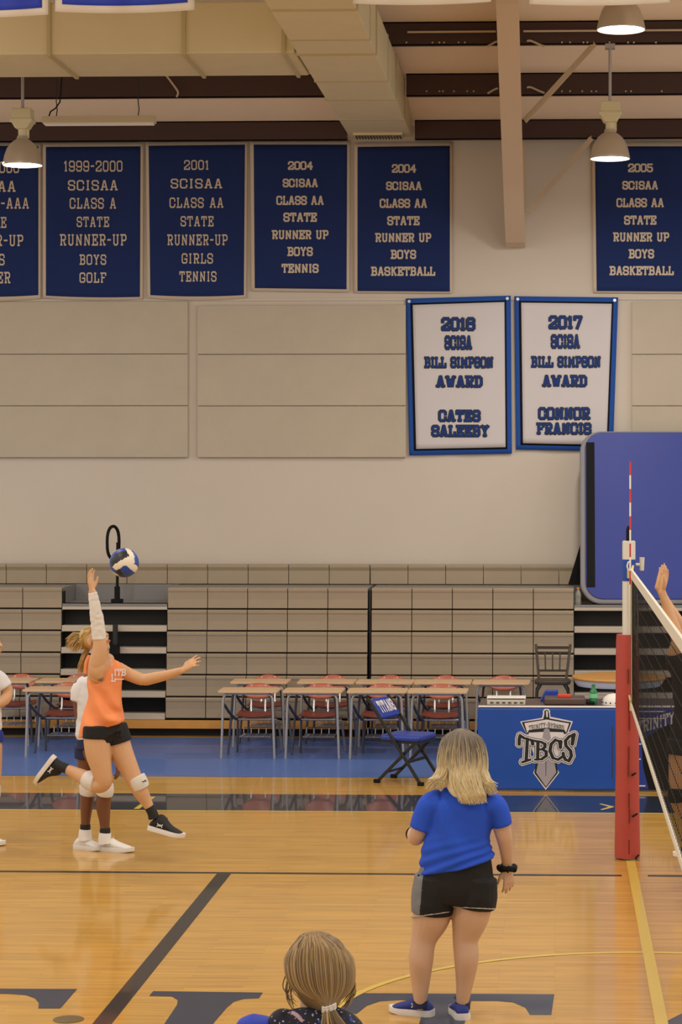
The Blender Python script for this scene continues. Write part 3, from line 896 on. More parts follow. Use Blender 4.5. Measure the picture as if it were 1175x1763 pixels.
# hanging banners near the roof
def hang(lab, x0, x1, yb, Y, field, bw, seed, top=-260):
    q = [(x0, top), (x1, top), (x1, yb), (x0, yb+3)]
    t = thing('hanging_banner', lab, 'banner', P((x0+x1)/2, yb, Y), 'banners hanging from the roof')
    cloth_obj(grid_cloth(q, Y, 0.05, seed, 0.0, sag=4), 'border', M['satin_white'], t)
    if field is not None:
        cloth_obj(grid_cloth(inset(q, bw, bw, bw, bw+1), Y, 0.05, seed, 0.006, sag=4), 'field', field, t)
    mb = MB()
    mb.tube([P(x0-6, top-4, Y-.02), P(x1+6, top-4, Y-.02)], 0.012, 8)
    zt = roof_z(Y)
    for px in (x0+10, x1-10):
        p_ = P(px, top-4, Y-.02); mb.tube([p_, (p_.x, p_.y, zt)], 0.004, 6)
    mb.build('hanging_rod', M['tube_grey'], t)
hang('royal blue hanging banner with white border cut by the left edge', -160, 83, 25, 18.2, M['bright_blue'], 11, 3)
hang('royal blue hanging banner with white border beside the cut-off one', 95, 335, 17, 18.2, M['bright_blue'], 12, 6)
hang('plain white hanging banner edge left of the rafter', 608, 846, 3, 18.2, None, 8, 8)
hang('plain white hanging banner edge above the nearest bay lamp', 912, 1154, 4, 18.2, None, 8, 11)

# ================================================================== ACOUSTIC BOARDS
def boards(x0, x1, where, y0=521):
    ys = [y0, 610, 699, 788]
    for j, nm in enumerate(('top', 'middle', 'bottom')):
        a = P((x0+x1)/2, ys[j], WALL_Y-.05); b = P((x0+x1)/2, ys[j+1], WALL_Y-.05)
        xa, xb = P(x0, 600, WALL_Y-.05).x, P(x1, 600, WALL_Y-.05).x
        mb = MB(); mb.box((xa, WALL_Y-.05, b.z+.004), (xb, WALL_Y-.001, a.z-.002))
        o = mb.build('acoustic_panel', M['acoustic'], at=((xa+xb)/2, WALL_Y-.001, b.z), bevel=0.006)
        tag(o, f'{nm} beige acoustic board {where}', 'acoustic panel', 'acoustic boards on the wall')
boards(-240, 323.5, 'in the stack at the left wall', 519)
boards(340, 699, 'in the stack left of the white award banners', 525)
boards(1088.5, 1420, 'in the stack right of the white award banners', 519)

# ================================================================== BLEACHERS
RY = lambda i: 25.42 + 0.03*i
RZ = lambda i: 0.19 + 0.2425*i
def seat_row(t, i, x0, x1, nmod, end_joint=True):
    """one closed row: moulded seat fronts side by side"""
    mb = MB()
    w = (x1-x0)/nmod
    for k in range(nmod):
        a, b = x0 + k*w + .004, x0 + (k+1)*w - .004
        z0, z1 = RZ(i) + .014, RZ(i) + .2385
        y = RY(i)
        # moulded front: slightly hollow face with a nose along the top
        pr = [(y+.004, z0), (y+.008, z0+.10), (y+.003, z1-.05), (y-.003, z1-.034), (y-.004, z1-.008), (y+.004, z1), (y+.20, z1), (y+.20, z0)]
        mb.prism([(a, yy, zz) for yy, zz in pr], (b-a, 0, 0))
    mb.build('seat_row', M['bl_panel'], t, bevel=0.004)
def aisle(t, x0, x1):
    for i in range(6):
        mb = MB()
        y = RY(i) - .01
        mb.box((x0+.004, y, RZ(i)-.005), (x1-.004, y+.18, RZ(i)+.026))
        mb.box((x0+.004, y+.012, RZ(i)+.026), (x1-.004, y+.18, RZ(i)+.062))
        mb.build('aisle_step', M['bl_silver'], t, bevel=0.003)
    mb = MB(); mb.box((x0, 25.72, .1), (x1, 25.76, RZ(5)+.03)); mb.build('riser_back', M['bl_black'], t)
    mb = MB(); mb.box((x0+.004, 25.57, RZ(5)+.03), (x1-.004, 26.32, RZ(5)+.062)); mb.build('aisle_deck', M['bl_grey'], t)
    mb = MB(); mb.box((x0, 26.30, RZ(5)+.062), (x1, 26.33, 1.645)); mb.build('deck_riser', M['bl_grey'], t)
def bank(label, xl, xr, sections, aisles, backs):
    t = thing('folding_bleacher', label, 'bleachers', ((xl+xr)/2, 25.42, 0), 'folded bleacher banks')
    for (a, b, n) in sections:
        for i in range(6): seat_row(t, i, a, b, n)
        mb = MB()
        mb.box((a, 25.45, .19), (b, 26.3, RZ(0)+.2))
        for i in range(6): mb.box((a+.002, RY(i)+.032, RZ(i)-.002), (b-.002, 26.3 if i < 5 else 25.72, RZ(i)+.22))
        mb.build('inner_frame', M['bl_black'], t)
        mb = MB(); mb.box((a, 25.63, 1.60), (b, 26.34, 1.640)); mb.build('top_deck', M['bl_grey'], t)
        mb = MB(); mb.box((b-.012, 25.58, RZ(5)+.03), (b-.004, 26.33, 1.60)); mb.box((a+.004, 25.58, RZ(5)+.03), (a+.012, 26.33, 1.60)); mb.build('end_panel', M['bl_grey'], t)
    for a, b in aisles: aisle(t, a, b)
    mb = MB(); mb.box((xl, 25.38, .09), (xr, 25.41, .182)); mb.build('skirt_board', M['bl_wood'], t, bevel=.003)
    mb = MB(); mb.box((xl, 25.5, .0), (xr, 26.2, .092)); mb.build('toe_space', M['bl_black'], t)
    mb = MB()
    a, b, n = backs
    w = (b-a)/n
    for k in range(n):
        x = a + k*w
        mb.prism([(x+.003, 26.355, 1.648), (x+.003, 26.362, 1.80), (x+.003, 26.345, 1.84), (x+.003, 26.345, 1.862), (x+.003, 26.37, 1.872), (x+.003, 26.5, 1.872), (x+.003, 26.5, 1.648)], (w-.006, 0, 0))
    mb.build('back_row', M['bl_panel'], t, bevel=.004)
    return t
fx = lambda px: P(px, 1100, 25.45).x
bx = lambda px: P(px, 990, 26.35).x
mw = fx(353.8) - fx(285)
bank_left = bank('closed beige bleacher bank on the left with a stepped aisle', fx(103)-mw*5, fx(633),
   [(fx(103)-mw*5, fx(103), 5), (fx(285.5), fx(632.5), 5)], [(fx(103), fx(285.5))], (bx(68)-(bx(135)-bx(68))*5, bx(637), 13))
bank_right = bank('closed beige bleacher bank on the right running behind the blue mat', fx(638), fx(1290),
   [(fx(638.5), fx(989), 5), (fx(1190), fx(1290), 2)], [(fx(989), fx(1190))], (bx(638), bx(1290), 10))
mb = MB(); x0, x1 = fx(633), fx(638)
mb.box((x0+.004, 25.6, .1), (x1-.004, 26.2, 1.62))  # dark box filling the narrow gap between the two banks
o = mb.build('bleacher_gap_strip', M['black_metal'], at=((x0+x1)/2, 25.6, .1)); tag(o, 'dark narrow strip in the gap between the two bleacher banks', 'post')

# aisle handrail
x = fx(196)
ht = thing('aisle_handrail', 'black looped handrail standing in the bleacher aisle', 'handrail', (x, 25.62, RZ(5)+.062))
mb = MB()
zt = P(190, 906, 25.62).z; zl = P(188, 962, 25.62).z
loop = []
for k in range(25):
    a = pi/2 + 2*pi*k/24
    loop.append(Vector((x - .045 - .045*cos(a-pi/2+pi/2)*1.0, 25.62 + .10*cos(a), (zt+zl)/2 + (zt-zl)/2*sin(a))))
loop = [Vector((x - .04 + .048*cos(2*pi*k/24), 25.62 + .10*cos(2*pi*k/24), (zt+zl)/2 + (zt-zl)/2*(abs(sin(2*pi*k/24))**0.75)*(1 if sin(2*pi*k/24) > 0 else -1))) for k in range(24)]
mb.tube(loop, .018, 10, closed=True)
mb.build('loop_rail', M['black'], ht, smooth=True)
mb = MB(); mb.tube([(x, 25.65, RZ(5)+.1), (x, 25.68, (zt+zl)/2)], .017, 10); mb.build('post', M['black'], ht, smooth=True)
mb = MB(); mb.tube([(x, 25.65, RZ(5)+.05), (x, 25.65, RZ(5)+.25)], .032, 12); mb.box((x-.06, 25.60, RZ(5)-.005), (x+.06, 25.7, RZ(5)+.11)); mb.build('socket', M['black'], ht)
x = fx(199)
o_ = thing('rail_socket', 'empty black handrail socket lower in the bleacher aisle', 'rail socket', (x, 25.4, RZ(3)-.005))
mb = MB(); mb.box((x-.055, 25.37, RZ(3)-.006), (x+.04, 25.50, RZ(3)+.10)); mb.build('bracket', M['black'], o_)
mb = MB(); mb.tube([(x, 25.44, RZ(3)+.09), (x, 25.44, RZ(3)+.32)], .03, 12); mb.build('sleeve', M['black_metal'], o_)

# ================================================================== BLUE MAT ON THE BLEACHERS
def rrect(x0, y0, x1, y1, r, n=8):
    out = []
    for cx, cy, a0 in ((x1-r, y0+r, -pi/2), (x1-r, y1-r, 0), (x0+r, y1-r, pi/2), (x0+r, y0+r, pi)):
        for k in range(n+1):
            a = a0 + pi/2*k/n
            out.append((cx + r*cos(a), cy + r*sin(a)))
    return out
mz0 = RZ(5)+.064
base = P(1001, 1036, 25.66)
top_ = P(1007, 742, 26.22)
up = Vector((0, 26.22-25.66, top_.z-mz0)); Lm = up.length; up.normalize()
right = Vector((1, 0, 0))
nrm = right.cross(up)           # faces the court
org = Vector((P(1000, 1030, 25.66).x, 25.66, mz0))
mt = thing('gym_mat', 'big rounded blue vinyl mat with grey edge leaning on the bleachers', 'mat', org)
Wm = 2.6
def onmat(u, v, out=0.0): return org + right*u + up*v + nrm*out
mb = MB(); mb.prism([onmat(u, v, 0) for u, v in rrect(0, 0, Wm, Lm, .24)], -nrm*.10); mb.build('edge_rim', M['grey_rubber'], mt, bevel=.02)
mb = MB(); mb.prism([onmat(u, v, .012) for u, v in rrect(.055, .055, Wm-.055, Lm-.02, .2)], -nrm*.012); mb.build('cover', M['mat_blue'], mt, bevel=.005)
mb = MB(); mb.prism([onmat(u, v, .018) for u, v in ((.07, .19), (.165, .19), (.165, Lm-.14), (.07, Lm-.14))], -nrm*.008); mb.build('strap', M['black'], mt)
mb = MB(); mb.prism([P(1002, 930, 26.28), P(1002, 1006, 26.28), P(979, 1006, 26.28)], (0, .03, 0)); mb.build('black_wedge', M['black'], mt)  # black triangular plate beside the mat's lower left edge

def bottle(x, y, z, h, r, lab, body, cap, label_m=None):
    t = thing('drink_bottle', lab, 'bottle', (x, y, z))
    s = h/0.23
    mb = MB(); mb.lathe([(r*.9, 0), (r, .01*s), (r, .06*s), (r*.9, .08*s), (r, .10*s), (r, .14*s), (r*.8, .165*s), (r*.45, .19*s), (r*.4, .205*s), (r*.4, .212*s)], (x, y, z), 20); mb.build('bottle_body', body, t, smooth=True)
    if label_m is not None:
        mb = MB(); mb.lathe([(r*1.02, .075*s), (r*1.02, .125*s)], (x, y, z), 20); mb.build('label_band', label_m, t, smooth=True)
    mb = MB(); mb.lathe([(r*.5, .208*s), (r*.5, .23*s)], (x, y, z), 16); mb.build('cap', cap, t, smooth=True)
    return t
p = P(996, 1036, 25.58); bottle(p.x, 25.60, RZ(5)+.062, .19, .034, 'clear sports drink bottle with orange cap on the bleacher step', M['bottle_clear'], M['orange'])

# ================================================================== STUDENT DESKS
def make_desk():
    t = thing('student_desk', 'desk', 'desk', (0, 0, 0), 'student desks with attached chairs')
    mb = MB(); hw = .308
    mb.prism([(u*1.0, v, .675) for u, v in rrect(-hw, -.05, hw, .36, .035, 4)], (0, 0, .022)); mb.build('desktop', M['tan_top'], t, bevel=.004)
    def arch(y, hw, m, nm, zt=.668, sp=.02):
        mb = MB()
        pts = [(-hw-sp, y, 0.0), (-hw, y, zt-.07)]
        for k in range(1, 5): pts.append((-hw+.07-.07*cos(pi/2*k/4), y, zt-.07+.07*sin(pi/2*k/4)))
        for k in range(0, 4): pts.append((hw-.07+.07*sin(pi/2*k/4), y, zt-.07+.07*cos(pi/2*k/4)))
        pts += [(hw, y, zt-.07), (hw+sp, y, 0.0)]
        mb.tube(pts, .0135, 10); mb.build(nm, m, t, smooth=True)
    arch(0.0, .255, M['tube_grey'], 'front_leg_frame')
    arch(.30, .20, M['tube_dark'], 'rear_leg_frame', .668, .05)
    # side rails going back and down to the chair
    for s in (-1,):
        mb = MB(); mb.tube([(s*.245, .02, .55), (s*.22, .16, .46), (s*.185, .34, .375), (s*.175, .44, .355), (s*.175, .75, .355)], .0145, 10); mb.build('side_rail', M['tube_dark'], t, smooth=True)
    mb = MB(); mb.tube([(-.175, .44, .355), (.19, .44, .355), (.25, .52, .33), (.255, .62, .2), (.27, .70, 0)], .013, 10); mb.build('seat_rail', M['tube_grey'], t, smooth=True)
    for s in (-1, 1):
        mb = MB(); mb.tube([(s*.17, .47, .35), (s*.175, .48, .2), (s*.18, .50, 0)] if s < 0 else [(s*.17, .78, .35), (s*.185, .85, 0)], .013, 8); mb.build('chair_leg', M['tube_dark'], t, smooth=True)
    mb = MB()
    nu, nv = 8, 6; vs = []
    for j in range(nv+1):
        for i in range(nu+1):
            u, v = -1+2*i/nu, -1+2*j/nv
            k = 1-.12*abs(v)**3
            vs.append((u*.20*k, .60+v*.19*(1-.12*abs(u)**3), .385+.02*u*u-.008*(1-v*v)+.015*max(0, v)**2))
    fs = [(j*(nu+1)+i, j*(nu+1)+i+1, (j+1)*(nu+1)+i+1, (j+1)*(nu+1)+i) for j in range(nv) for i in range(nu)]
    mb.add(vs, fs); o = mb.build('seat', M['seat_red'], t, smooth=True, fix=False, sharp=0)
    m_ = o.modifiers.new('t', 'SOLIDIFY'); m_.thickness = .014; m_.offset = -1
    mb = MB(); vs = []
    nu, nv = 10, 6
    for j in range(nv+1):
        for i in range(nu+1):
            u, v = -1+2*i/nu, j/nv
            zz = .53 + .165*v - .05*abs(u)**2.6*(1 if v > .5 else -1)*abs(2*v-1)
            vs.append((u*.172*(1-.08*abs(2*v-1)**3), .80+.05*v-.035*u*u, zz))
    fs = [(j*(nu+1)+i, j*(nu+1)+i+1, (j+1)*(nu+1)+i+1, (j+1)*(nu+1)+i) for j in range(nv) for i in range(nu)]
    mb.add(vs, fs); o = mb.build('backrest', M['red_plastic'], t, smooth=True, fix=False, sharp=0)
    m_ = o.modifiers.new('t', 'SOLIDIFY'); m_.thickness = .012; m_.offset = 1
    for s in (-1, 1):
        mb = MB(); mb.tube([(s*.075, .70, .37), (s*.075, .76, .385), (s*.075, .80, .43), (s*.075, .822, .60), (s*.075, .835, .68)], .011, 8); mb.build('back_post', M['steel'], t, smooth=True)
    mb = MB()
    for y in (.50, .62, .74): mb.tube([(-.15, y, .165), (.17, y, .165)], .006, 6)
    for x in (-.15, -.07, .01, .09, .17): mb.tube([(x, .46, .17), (x, .76, .17), (x, .77, .23)], .005, 6)
    mb.tube([(-.15, .77, .23), (.17, .77, .23)], .006, 6)
    mb.build('book_rack', M['steel'], t)
    return t
front = [(427, 'at the left end of the front row of four'), (538, 'second from the left in the front row of four'), (649, 'third in the front row, behind the folding chair back'), (753, 'at the right end of the front row of four')]
back = [(446, 'at the left end of the back row of five'), (561, 'second from the left in the back row of five'), (662, 'in the middle of the back row of five'), (762, 'fourth from the left in the back row of five'), (863, 'standing alone behind the blue padded table')]
left = [(90, 23.56, 'in front at the far left, behind the jumping player'), (5, 24.5, 'cut by the left edge behind the white shirted player'), (110, 24.5, 'at the far left, second behind the jumping player')]
spots = [(px, 23.52, l) for px, l in front] + [(px, 24.49, l) for px, l in back] + left
desk0 = make_desk()
for k, (px, Y, l) in enumerate(spots):
    o = desk0 if k == 0 else copy_tree(desk0)
    p = P(px, 1190, Y)
    o.location = (p.x, Y, 0)
    o.rotation_euler.z = radians((random.random()-.5)*1.6)
    o['label'] = 'tan topped student desk ' + l

# ================================================================== BLUE FOLDING CHAIR
def make_folding():
    t = thing('folding_chair', 'blue padded folding chair with white team lettering on its back', 'chair', (0, 0, 0))
    # faces +X; backrest at -X
    for s in (-1, 1):
        y = s*.22
        mb = MB(); mb.bar((.25, y, 0.01), (-.30, y, .80), .03, .022, up=(0, 1, 0)); mb.build('front_leg', M['black_metal'], t, bevel=.005)
        mb = MB(); mb.bar((-.22, y*.86, 0.01), (.20, y*.86, .42), .03, .022, up=(0, 1, 0)); mb.build('rear_leg', M['black_metal'], t, bevel=.005)
        for x0, yy in ((.25, y), (-.22, y*.86)):
            mb = MB(); mb.box((x0-.03, yy-.02, 0), (x0+.03, yy+.02, .035)); mb.build('foot', M['black'], t, bevel=.006)
    mb = MB(); mb.bar((-.14, -.19, .10), (-.14, .19, .10), .018, .018); mb.bar((.10, -.2, .21), (.10, .2, .21), .03, .02); mb.build('cross_brace', M['black_metal'], t)
    mb = MB()
    mb.prism([(u, v, .405) for u, v in rrect(-.19, -.215, .235, .215, .06, 5)], (0, 0, .055)); mb.build('seat', M['seat_vinyl'], t, bevel=.02)
    mb = MB(); mb.box((-.18, -.2, .385), (.22, .2, .405)); mb.build('seat_pan', M['black_metal'], t)
    # back pad, follows the slanted frame; rounded top
    d = Vector((-.55, 0, .79)).normalized(); n = Vector((.79, 0, .55)).normalized()
    c0 = Vector((.25, 0, 0.01)) + d*(.73)
    poly = [(-.2, 0), (.2, 0), (.2, .14), (.175, .19), (.13, .215), (-.13, .215), (-.175, .19), (-.2, .14)]
    mb = MB(); mb.prism([c0 + Vector((0, a, 0)) + d*b + n*.02 for a, b in poly], -n*.055); mb.build('backrest', M['seat_vinyl'], t, bevel=.014)
    # lettering on the side people look at (front of the back pad)
    quads, wd = strokes('TITANS', .75, 1.6, 1.0)
    mb = MB()
    for k, q in enumerate(quads):
        mb.add([c0 + Vector((0, -.165 + a/wd*.33, 0)) + d*(.06 + b*.0175) + n*(.024+.00005*k) for a, b in q], [(0, 1, 2, 3)])
    mb.build('lettering', M['logo_white'], t, fix=False)
    return t
fc = make_folding()
fc.location = (-1.415, 21.86, 0); fc.rotation_euler.z = radians(-21)

# ================================================================== SCORERS' TABLES
TY = 21.2
tl, tr = P(823, 1215, TY), P(1062, 1216, TY)
tz = P(940, 1216, TY).z
st = thing('scorers_table', "long blue padded scorers' table with the school crest", 'table', ((tl.x+tr.x)/2, TY, 0), "padded scorers' tables")
mb = MB(); mb.box((tl.x, TY, .015), (tr.x, TY+.06, tz-.012)); mb.build('front_pad', M['pad_blue'], st, bevel=.02)
ts = tz - .001
mb = MB(); mb.box((tl.x+.01, TY+.061, ts-.022), (tr.x-.01, TY+.72, ts)); mb.build('table_top', M['console_d'], st, bevel=.004)
mb = MB(); mb.box((tl.x+.005, TY-.004, tz-.012), (tr.x-.005, TY+.06, tz-.001)); mb.build('top_edge', M['white'], st, bevel=.003)
for x in (tl.x+.06, tr.x-.06):
    for y in (TY+.12, TY+.66):
        mb = MB(); mb.tube([(x, y, 0), (x, y, ts-.02)], .016, 10); mb.build('leg', M['tube_grey'], st, smooth=True)
mb = MB(); x = P(1055, 1290, TY).x
mb.box((x-.004, TY-.003, P(1055, 1340, TY).z), (x+.004, TY+.002, P(1055, 1250, TY).z)); mb.build('seam', M['dark_wood'], st)
# crest: layered shapes, measured on the pad
CZ = lambda e: (lambda px, py, l=0: P(px, py, TY - .0015 - e - l))
def zc(pts): return [(860 + x*170/1175, 1200 + y*170/1175) for x, y in pts]
def plate(polys, m, name, e):
    mb = MB()
    for k, pl in enumerate(polys):
        mb.add([P(x, y, TY - .0015 - e - .00005*k) for x, y in zc(pl)], [tuple(range(len(pl)))])
    return mb.build(name, m, st, fix=False)
shield_o = [(250, 292), (510, 248), (522, 195), (520, 165), (545, 140), (585, 140), (607, 165), (605, 195), (612, 235), (878, 290), (820, 440), (905, 415), (780, 470), (660, 800), (715, 900), (555, 1105), (405, 905), (450, 790), (330, 450)]
plate([shield_o], M['logo_white'], 'crest_backing', 0)
plate([[(268, 300), (525, 262), (540, 195), (535, 170), (560, 152), (585, 160), (595, 195), (600, 255), (858, 302), (805, 440), (330, 445)]], M['logo_black'], 'crest_outline', .0006)
plate([[(440, 760), (680, 760), (700, 900), (556, 1085), (418, 905)]], M['logo_black'], 'sword_outline', .0007)
plate([[(300, 312), (566, 268), (832, 315), (797, 425), (780, 395), (566, 365), (352, 395), (335, 430)], [(352, 425), (525, 415), (560, 500), (350, 460)], [(600, 415), (765, 420), (780, 470), (620, 500)], [(556, 165), (580, 170), (578, 240), (562, 240)]], M['logo_white'], 'crest_panel', .0012)
plate([[(533, 385), (566, 372), (598, 385), (625, 560), (655, 760), (680, 898), (556, 1068), (440, 898), (470, 760), (510, 520)]], M['logo_grey'], 'sword_blade', .0018)
plate([[(553, 760), (561, 760), (558, 940), (553, 940)]], M['logo_black'], 'sword_groove', .0022)
mb = MB()
# TRINITY-BYRNES follows the bent top panel
def bent(px, py, l):
    return P(px, py - (7.0 - abs(px - 942)*0.20), TY - .0040 - l)
lettering(mb, 'TRINITY-BYRNES', 911, 972, 1254.5, 8.5, bent, w=.42, gap=1.3, serif=.8)
mb.build('crest_small_lettering', M['logo_black'], st, fix=False)
# TBCS, outlined four deep
import itertools
SG = {
 'T': [[(238, 560), (240, 500), (250, 460), (300, 490), (410, 520), (480, 530)], [(335, 500), (330, 620), (322, 755)], [(275, 775), (370, 745)], [(392, 525), (400, 560)]],
 'B': [[(462, 535), (460, 650), (458, 740)], [(425, 745), (505, 740), (560, 700), (560, 650), (520, 625), (470, 622)], [(430, 525), (500, 535), (545, 560), (545, 595), (515, 620)]],
 'C': [[(730, 600), (720, 530), (670, 510), (620, 560), (605, 640), (640, 725), (700, 745), (745, 715)], [(735, 530), (728, 600)]],
 'S': [[(870, 560), (880, 450), (835, 470), (790, 520), (795, 580), (850, 640), (860, 700), (830, 760), (790, 745), (765, 700), (762, 670)], [(895, 445), (872, 560)]],
}
def fat(m, name, w, e, tk):
    mb = MB(); k = 0
    for ch, lines in SG.items():
        for ln in lines:
            pts = [Vector(q) for q in zc(ln)]
            for i in range(len(pts)-1):
                a, b = pts[i], pts[i+1]; d = (b-a).normalized(); n2 = Vector((-d.y, d.x))
                vert = abs(d.y)
                ww = w + tk*vert
                q = [a-d*w*.5-n2*ww, b+d*w*.5-n2*ww, b+d*w*.5+n2*ww, a-d*w*.5+n2*ww]
                mb.add([P(v.x, v.y, TY-.0046-e-.00002*k) for v in q], [(0, 1, 2, 3)]); k += 1
                for cpt in (a, b):
                    mb.add([P(cpt.x+ww*cos(2*pi*j/10), cpt.y+ww*sin(2*pi*j/10), TY-.0046-e-.00002*k) for j in range(10)], [tuple(range(10))]); k += 1
    mb.build(name, m, st, fix=False)
fat(M['logo_white'], 'monogram_border', 6.3, 0, .9)
fat(M['logo_black'], 'monogram_line', 4.7, .002, .9)
fat(M['logo_white'], 'monogram_inline', 3.6, .004, .9)
fat(M['logo_black'], 'monogram', 1.6, .006, 1.3)

# second table, seen through the net
T2 = 21.25
b0, b1 = P(1067, 1216, T2), P(1300, 1216, T2)
s2 = thing('scorers_table', "blue and black printed scorers' table seen through the net", 'table', ((b0.x+b1.x)/2, T2, 0), "padded scorers' tables")
mb = MB(); mb.box((b0.x, T2, .015), (b1.x, T2+.06, tz-.012)); mb.build('front_pad', M['pad_blue_dark'], s2, bevel=.02)
mb = MB(); mb.box((b0.x+.01, T2+.061, ts-.022), (b1.x-.01, T2+.72, ts)); mb.build('table_top', M['console_d'], s2)
mb = MB(); mb.box((b0.x+.005, T2-.004, tz-.012), (b1.x-.005, T2+.06, tz-.001)); mb.build('top_edge', M['white'], s2)
def onp(pts, e): return [P(x, y, T2-.002-e) for x, y in pts]
mb = MB(); mb.add(onp([(1105, 1275), (1150, 1247), (1290, 1235), (1290, 1360), (1118, 1360), (1108, 1320)], 0), [tuple(range(6))]); mb.build('print_black', M['black'], s2, fix=False)
mb = MB()
for y, x0, x1 in ((1225, 1100, 1146), (1237, 1100, 1146), (1281, 1098, 1105), (1307, 1098, 1104), (1353, 1098, 1112)):
    mb.add(onp([(x0, y+1), (x1, y+1), (x1, y-1), (x0, y-1)], .003), [(0, 1, 2, 3)])
mb.build('print_stripe', M['logo_white'], s2, fix=False)
mb = MB()
quads, wd = strokes('TRINITY', .6, 1.4, .8)
for k, q in enumerate(quads):
    mb.add([P(1098 + a/wd*64, 1262 - b*3.0 - a/wd*18, T2 - .004 - .0001*k) for a, b in q], [(0, 1, 2, 3)])
mb.build('lettering', M['logo_white'], s2, fix=False)
for x in (b0.x+.06, b1.x-.06):
    for y in (T2+.12, T2+.66):
        mb = MB(); mb.tube([(x, y, 0), (x, y, ts-.02)], .016, 10); mb.build('leg', M['tube_grey'], s2, smooth=True)

# things on the tables
def pt(px, Y): return P(px, 1200, Y).x
c_ = thing('scoreboard_console', 'flat silver scoreboard controller on the blue padded table', 'console', (pt(872, TY+.2), TY+.2, ts))
x0, x1 = pt(839, TY+.1), pt(905, TY+.1)
mb = MB(); mb.prism([(x0, TY+.10, ts), (x0, TY+.10, ts+.05), (x0, TY+.34, ts+.068), (x0, TY+.34, ts)], (x1-x0, 0, 0)); mb.build('case', M['console'], c_, bevel=.006)
mb = MB()
for k in range(6): mb.box((x0+.03+k*.055, TY+.094, ts+.015), (x0+.06+k*.055, TY+.10, ts+.03))
mb.build('socket_plate', M['vent'], c_)
mb = MB(); mb.box((x0-.002, TY+.095, ts+.05), (x1+.002, TY+.345, ts+.053)); o = mb.build('lid', M['white'], c_); o.location.z += .012
c2 = thing('equipment_case', 'dark brown flat equipment case on the blue padded table', 'case', (pt(972, TY+.3), TY+.3, ts))
x0, x1 = pt(938, TY+.15), pt(1008, TY+.15)
mb = MB(); mb.box((x0, TY+.12, ts), (x1, TY+.42, ts+.062)); mb.build('case_body', M['console_d'], c2, bevel=.012)
mb = MB(); mb.box((x1+.01, TY+.14, ts), (x1+.09, TY+.4, ts+.03)); mb.build('power_pack', M['black'], c2, bevel=.008)
x0, x1 = pt(961, TY+.2), pt(984, TY+.2)
mb = MB(); mb.box((x0, TY+.17, ts+.062), (x1, TY+.3, ts+.088)); o = mb.build('small_box', M['red_box'], at=((x0+x1)/2, TY+.23, ts+.062), bevel=.004); tag(o, 'small red box lying on the dark equipment case', 'box')
x0, x1 = pt(930, TY+.2), pt(962, TY+.2)
mb = MB(); mb.prism([(x0, TY+.44, ts), (x1, TY+.44, ts), (x1, TY+.44, ts+.1), (x0+.05, TY+.44, ts+.098)], (0, .16, 0)); o = mb.build('folder', M['seat_vinyl'], at=((x0+x1)/2, TY+.5, ts), bevel=.004); tag(o, 'blue folder behind the dark equipment case', 'folder')
bottle(pt(1022.5, TY+.2), TY+.2, ts, .185, .036, 'green soda bottle on the blue padded table', M['bottle_green'], M['bottle_green'], M['bottle_label'])
c3 = thing('baseball_cap', 'white cap with dark dots at the table end by the post', 'cap', (pt(1058, TY+.22), TY+.22, ts))
mb = MB(); cx = pt(1060, TY+.22)
mb.lathe([(.125, 0), (.122, .03), (.105, .065), (.07, .09), (.02, .1)], (cx, TY+.22, ts), 24); mb.build('crown', M['white'], c3, smooth=True)
mb = MB()
for k in range(9):
    a = pi + pi*k/8
    mb.ball((cx+.124*cos(a), TY+.22+.124*sin(a), ts+.022), .007, 8, 6)
mb.build('dot', M['black'], c3)

# ================================================================== ROUND TABLE AND STOOL BEHIND
RTY = 24.35
cxp = P(1066, 1163, RTY).x; rz = P(1066, 1166, RTY).z
rt = thing('bistro_table', 'tall round table with oak top and white edge behind the post', 'table', (cxp, RTY, 0))
rr = cxp - P(986, 1163, RTY).x
mb = MB(); mb.lathe([(rr, -.016), (rr+.006, 0), (rr, .014), (rr-.02, .016)], (cxp, RTY, rz), 48); mb.build('table_top', M['wood_table'], rt, smooth=True)
mb = MB(); mb.lathe([(rr-.05, -.085), (rr-.03, -.06), (rr-.012, -.0165)], (cxp, RTY, rz), 48); mb.build('apron', M['white'], rt, smooth=True)
mb = MB(); mb.tube([(cxp, RTY, .03), (cxp, RTY, rz-.085)], .05, 16); mb.build('pedestal', M['black_metal'], rt, smooth=True)
mb = MB(); mb.lathe([(.3, 0), (.3, .015), (.06, .05)], (cxp, RTY, 0), 32); mb.build('base', M['black_metal'], rt, smooth=True)
SY = 24.3
sx = P(952, 1170, SY).x
bs = thing('bar_stool', 'dark tall stool with spindle back beside the round table', 'stool', (sx, SY, 0))
zz = lambda py: P(952, py, SY).z
xx = lambda px: P(px, 1170, SY).x - sx
sz = zz(1172)
mb = MB(); mb.prism([(sx+u, SY+v, sz-.03) for u, v in rrect(-.19, -.19, .19, .19, .12, 5)], (0, 0, .045)); mb.build('seat', M['dark_wood'], bs, bevel=.014)
for s, lean in ((-1, xx(923)), (1, xx(983))):
    mb = MB(); mb.bar((sx+s*.145, SY+.16, sz), (sx+lean, SY+.24, zz(1112)), .03, .025, up=(0, 1, 0)); mb.build('back_post', M['dark_wood'], bs, bevel=.004)
    for yy in (-.14, .15):
        mb = MB()
        mb.tube([(sx+s*.12, SY+yy, sz-.02), (sx+s*.165, SY+yy*1.1, sz-.10), (sx+s*.19, SY+yy*1.3, 0)], .016, 10); mb.build('leg', M['black_metal'], bs, smooth=True)
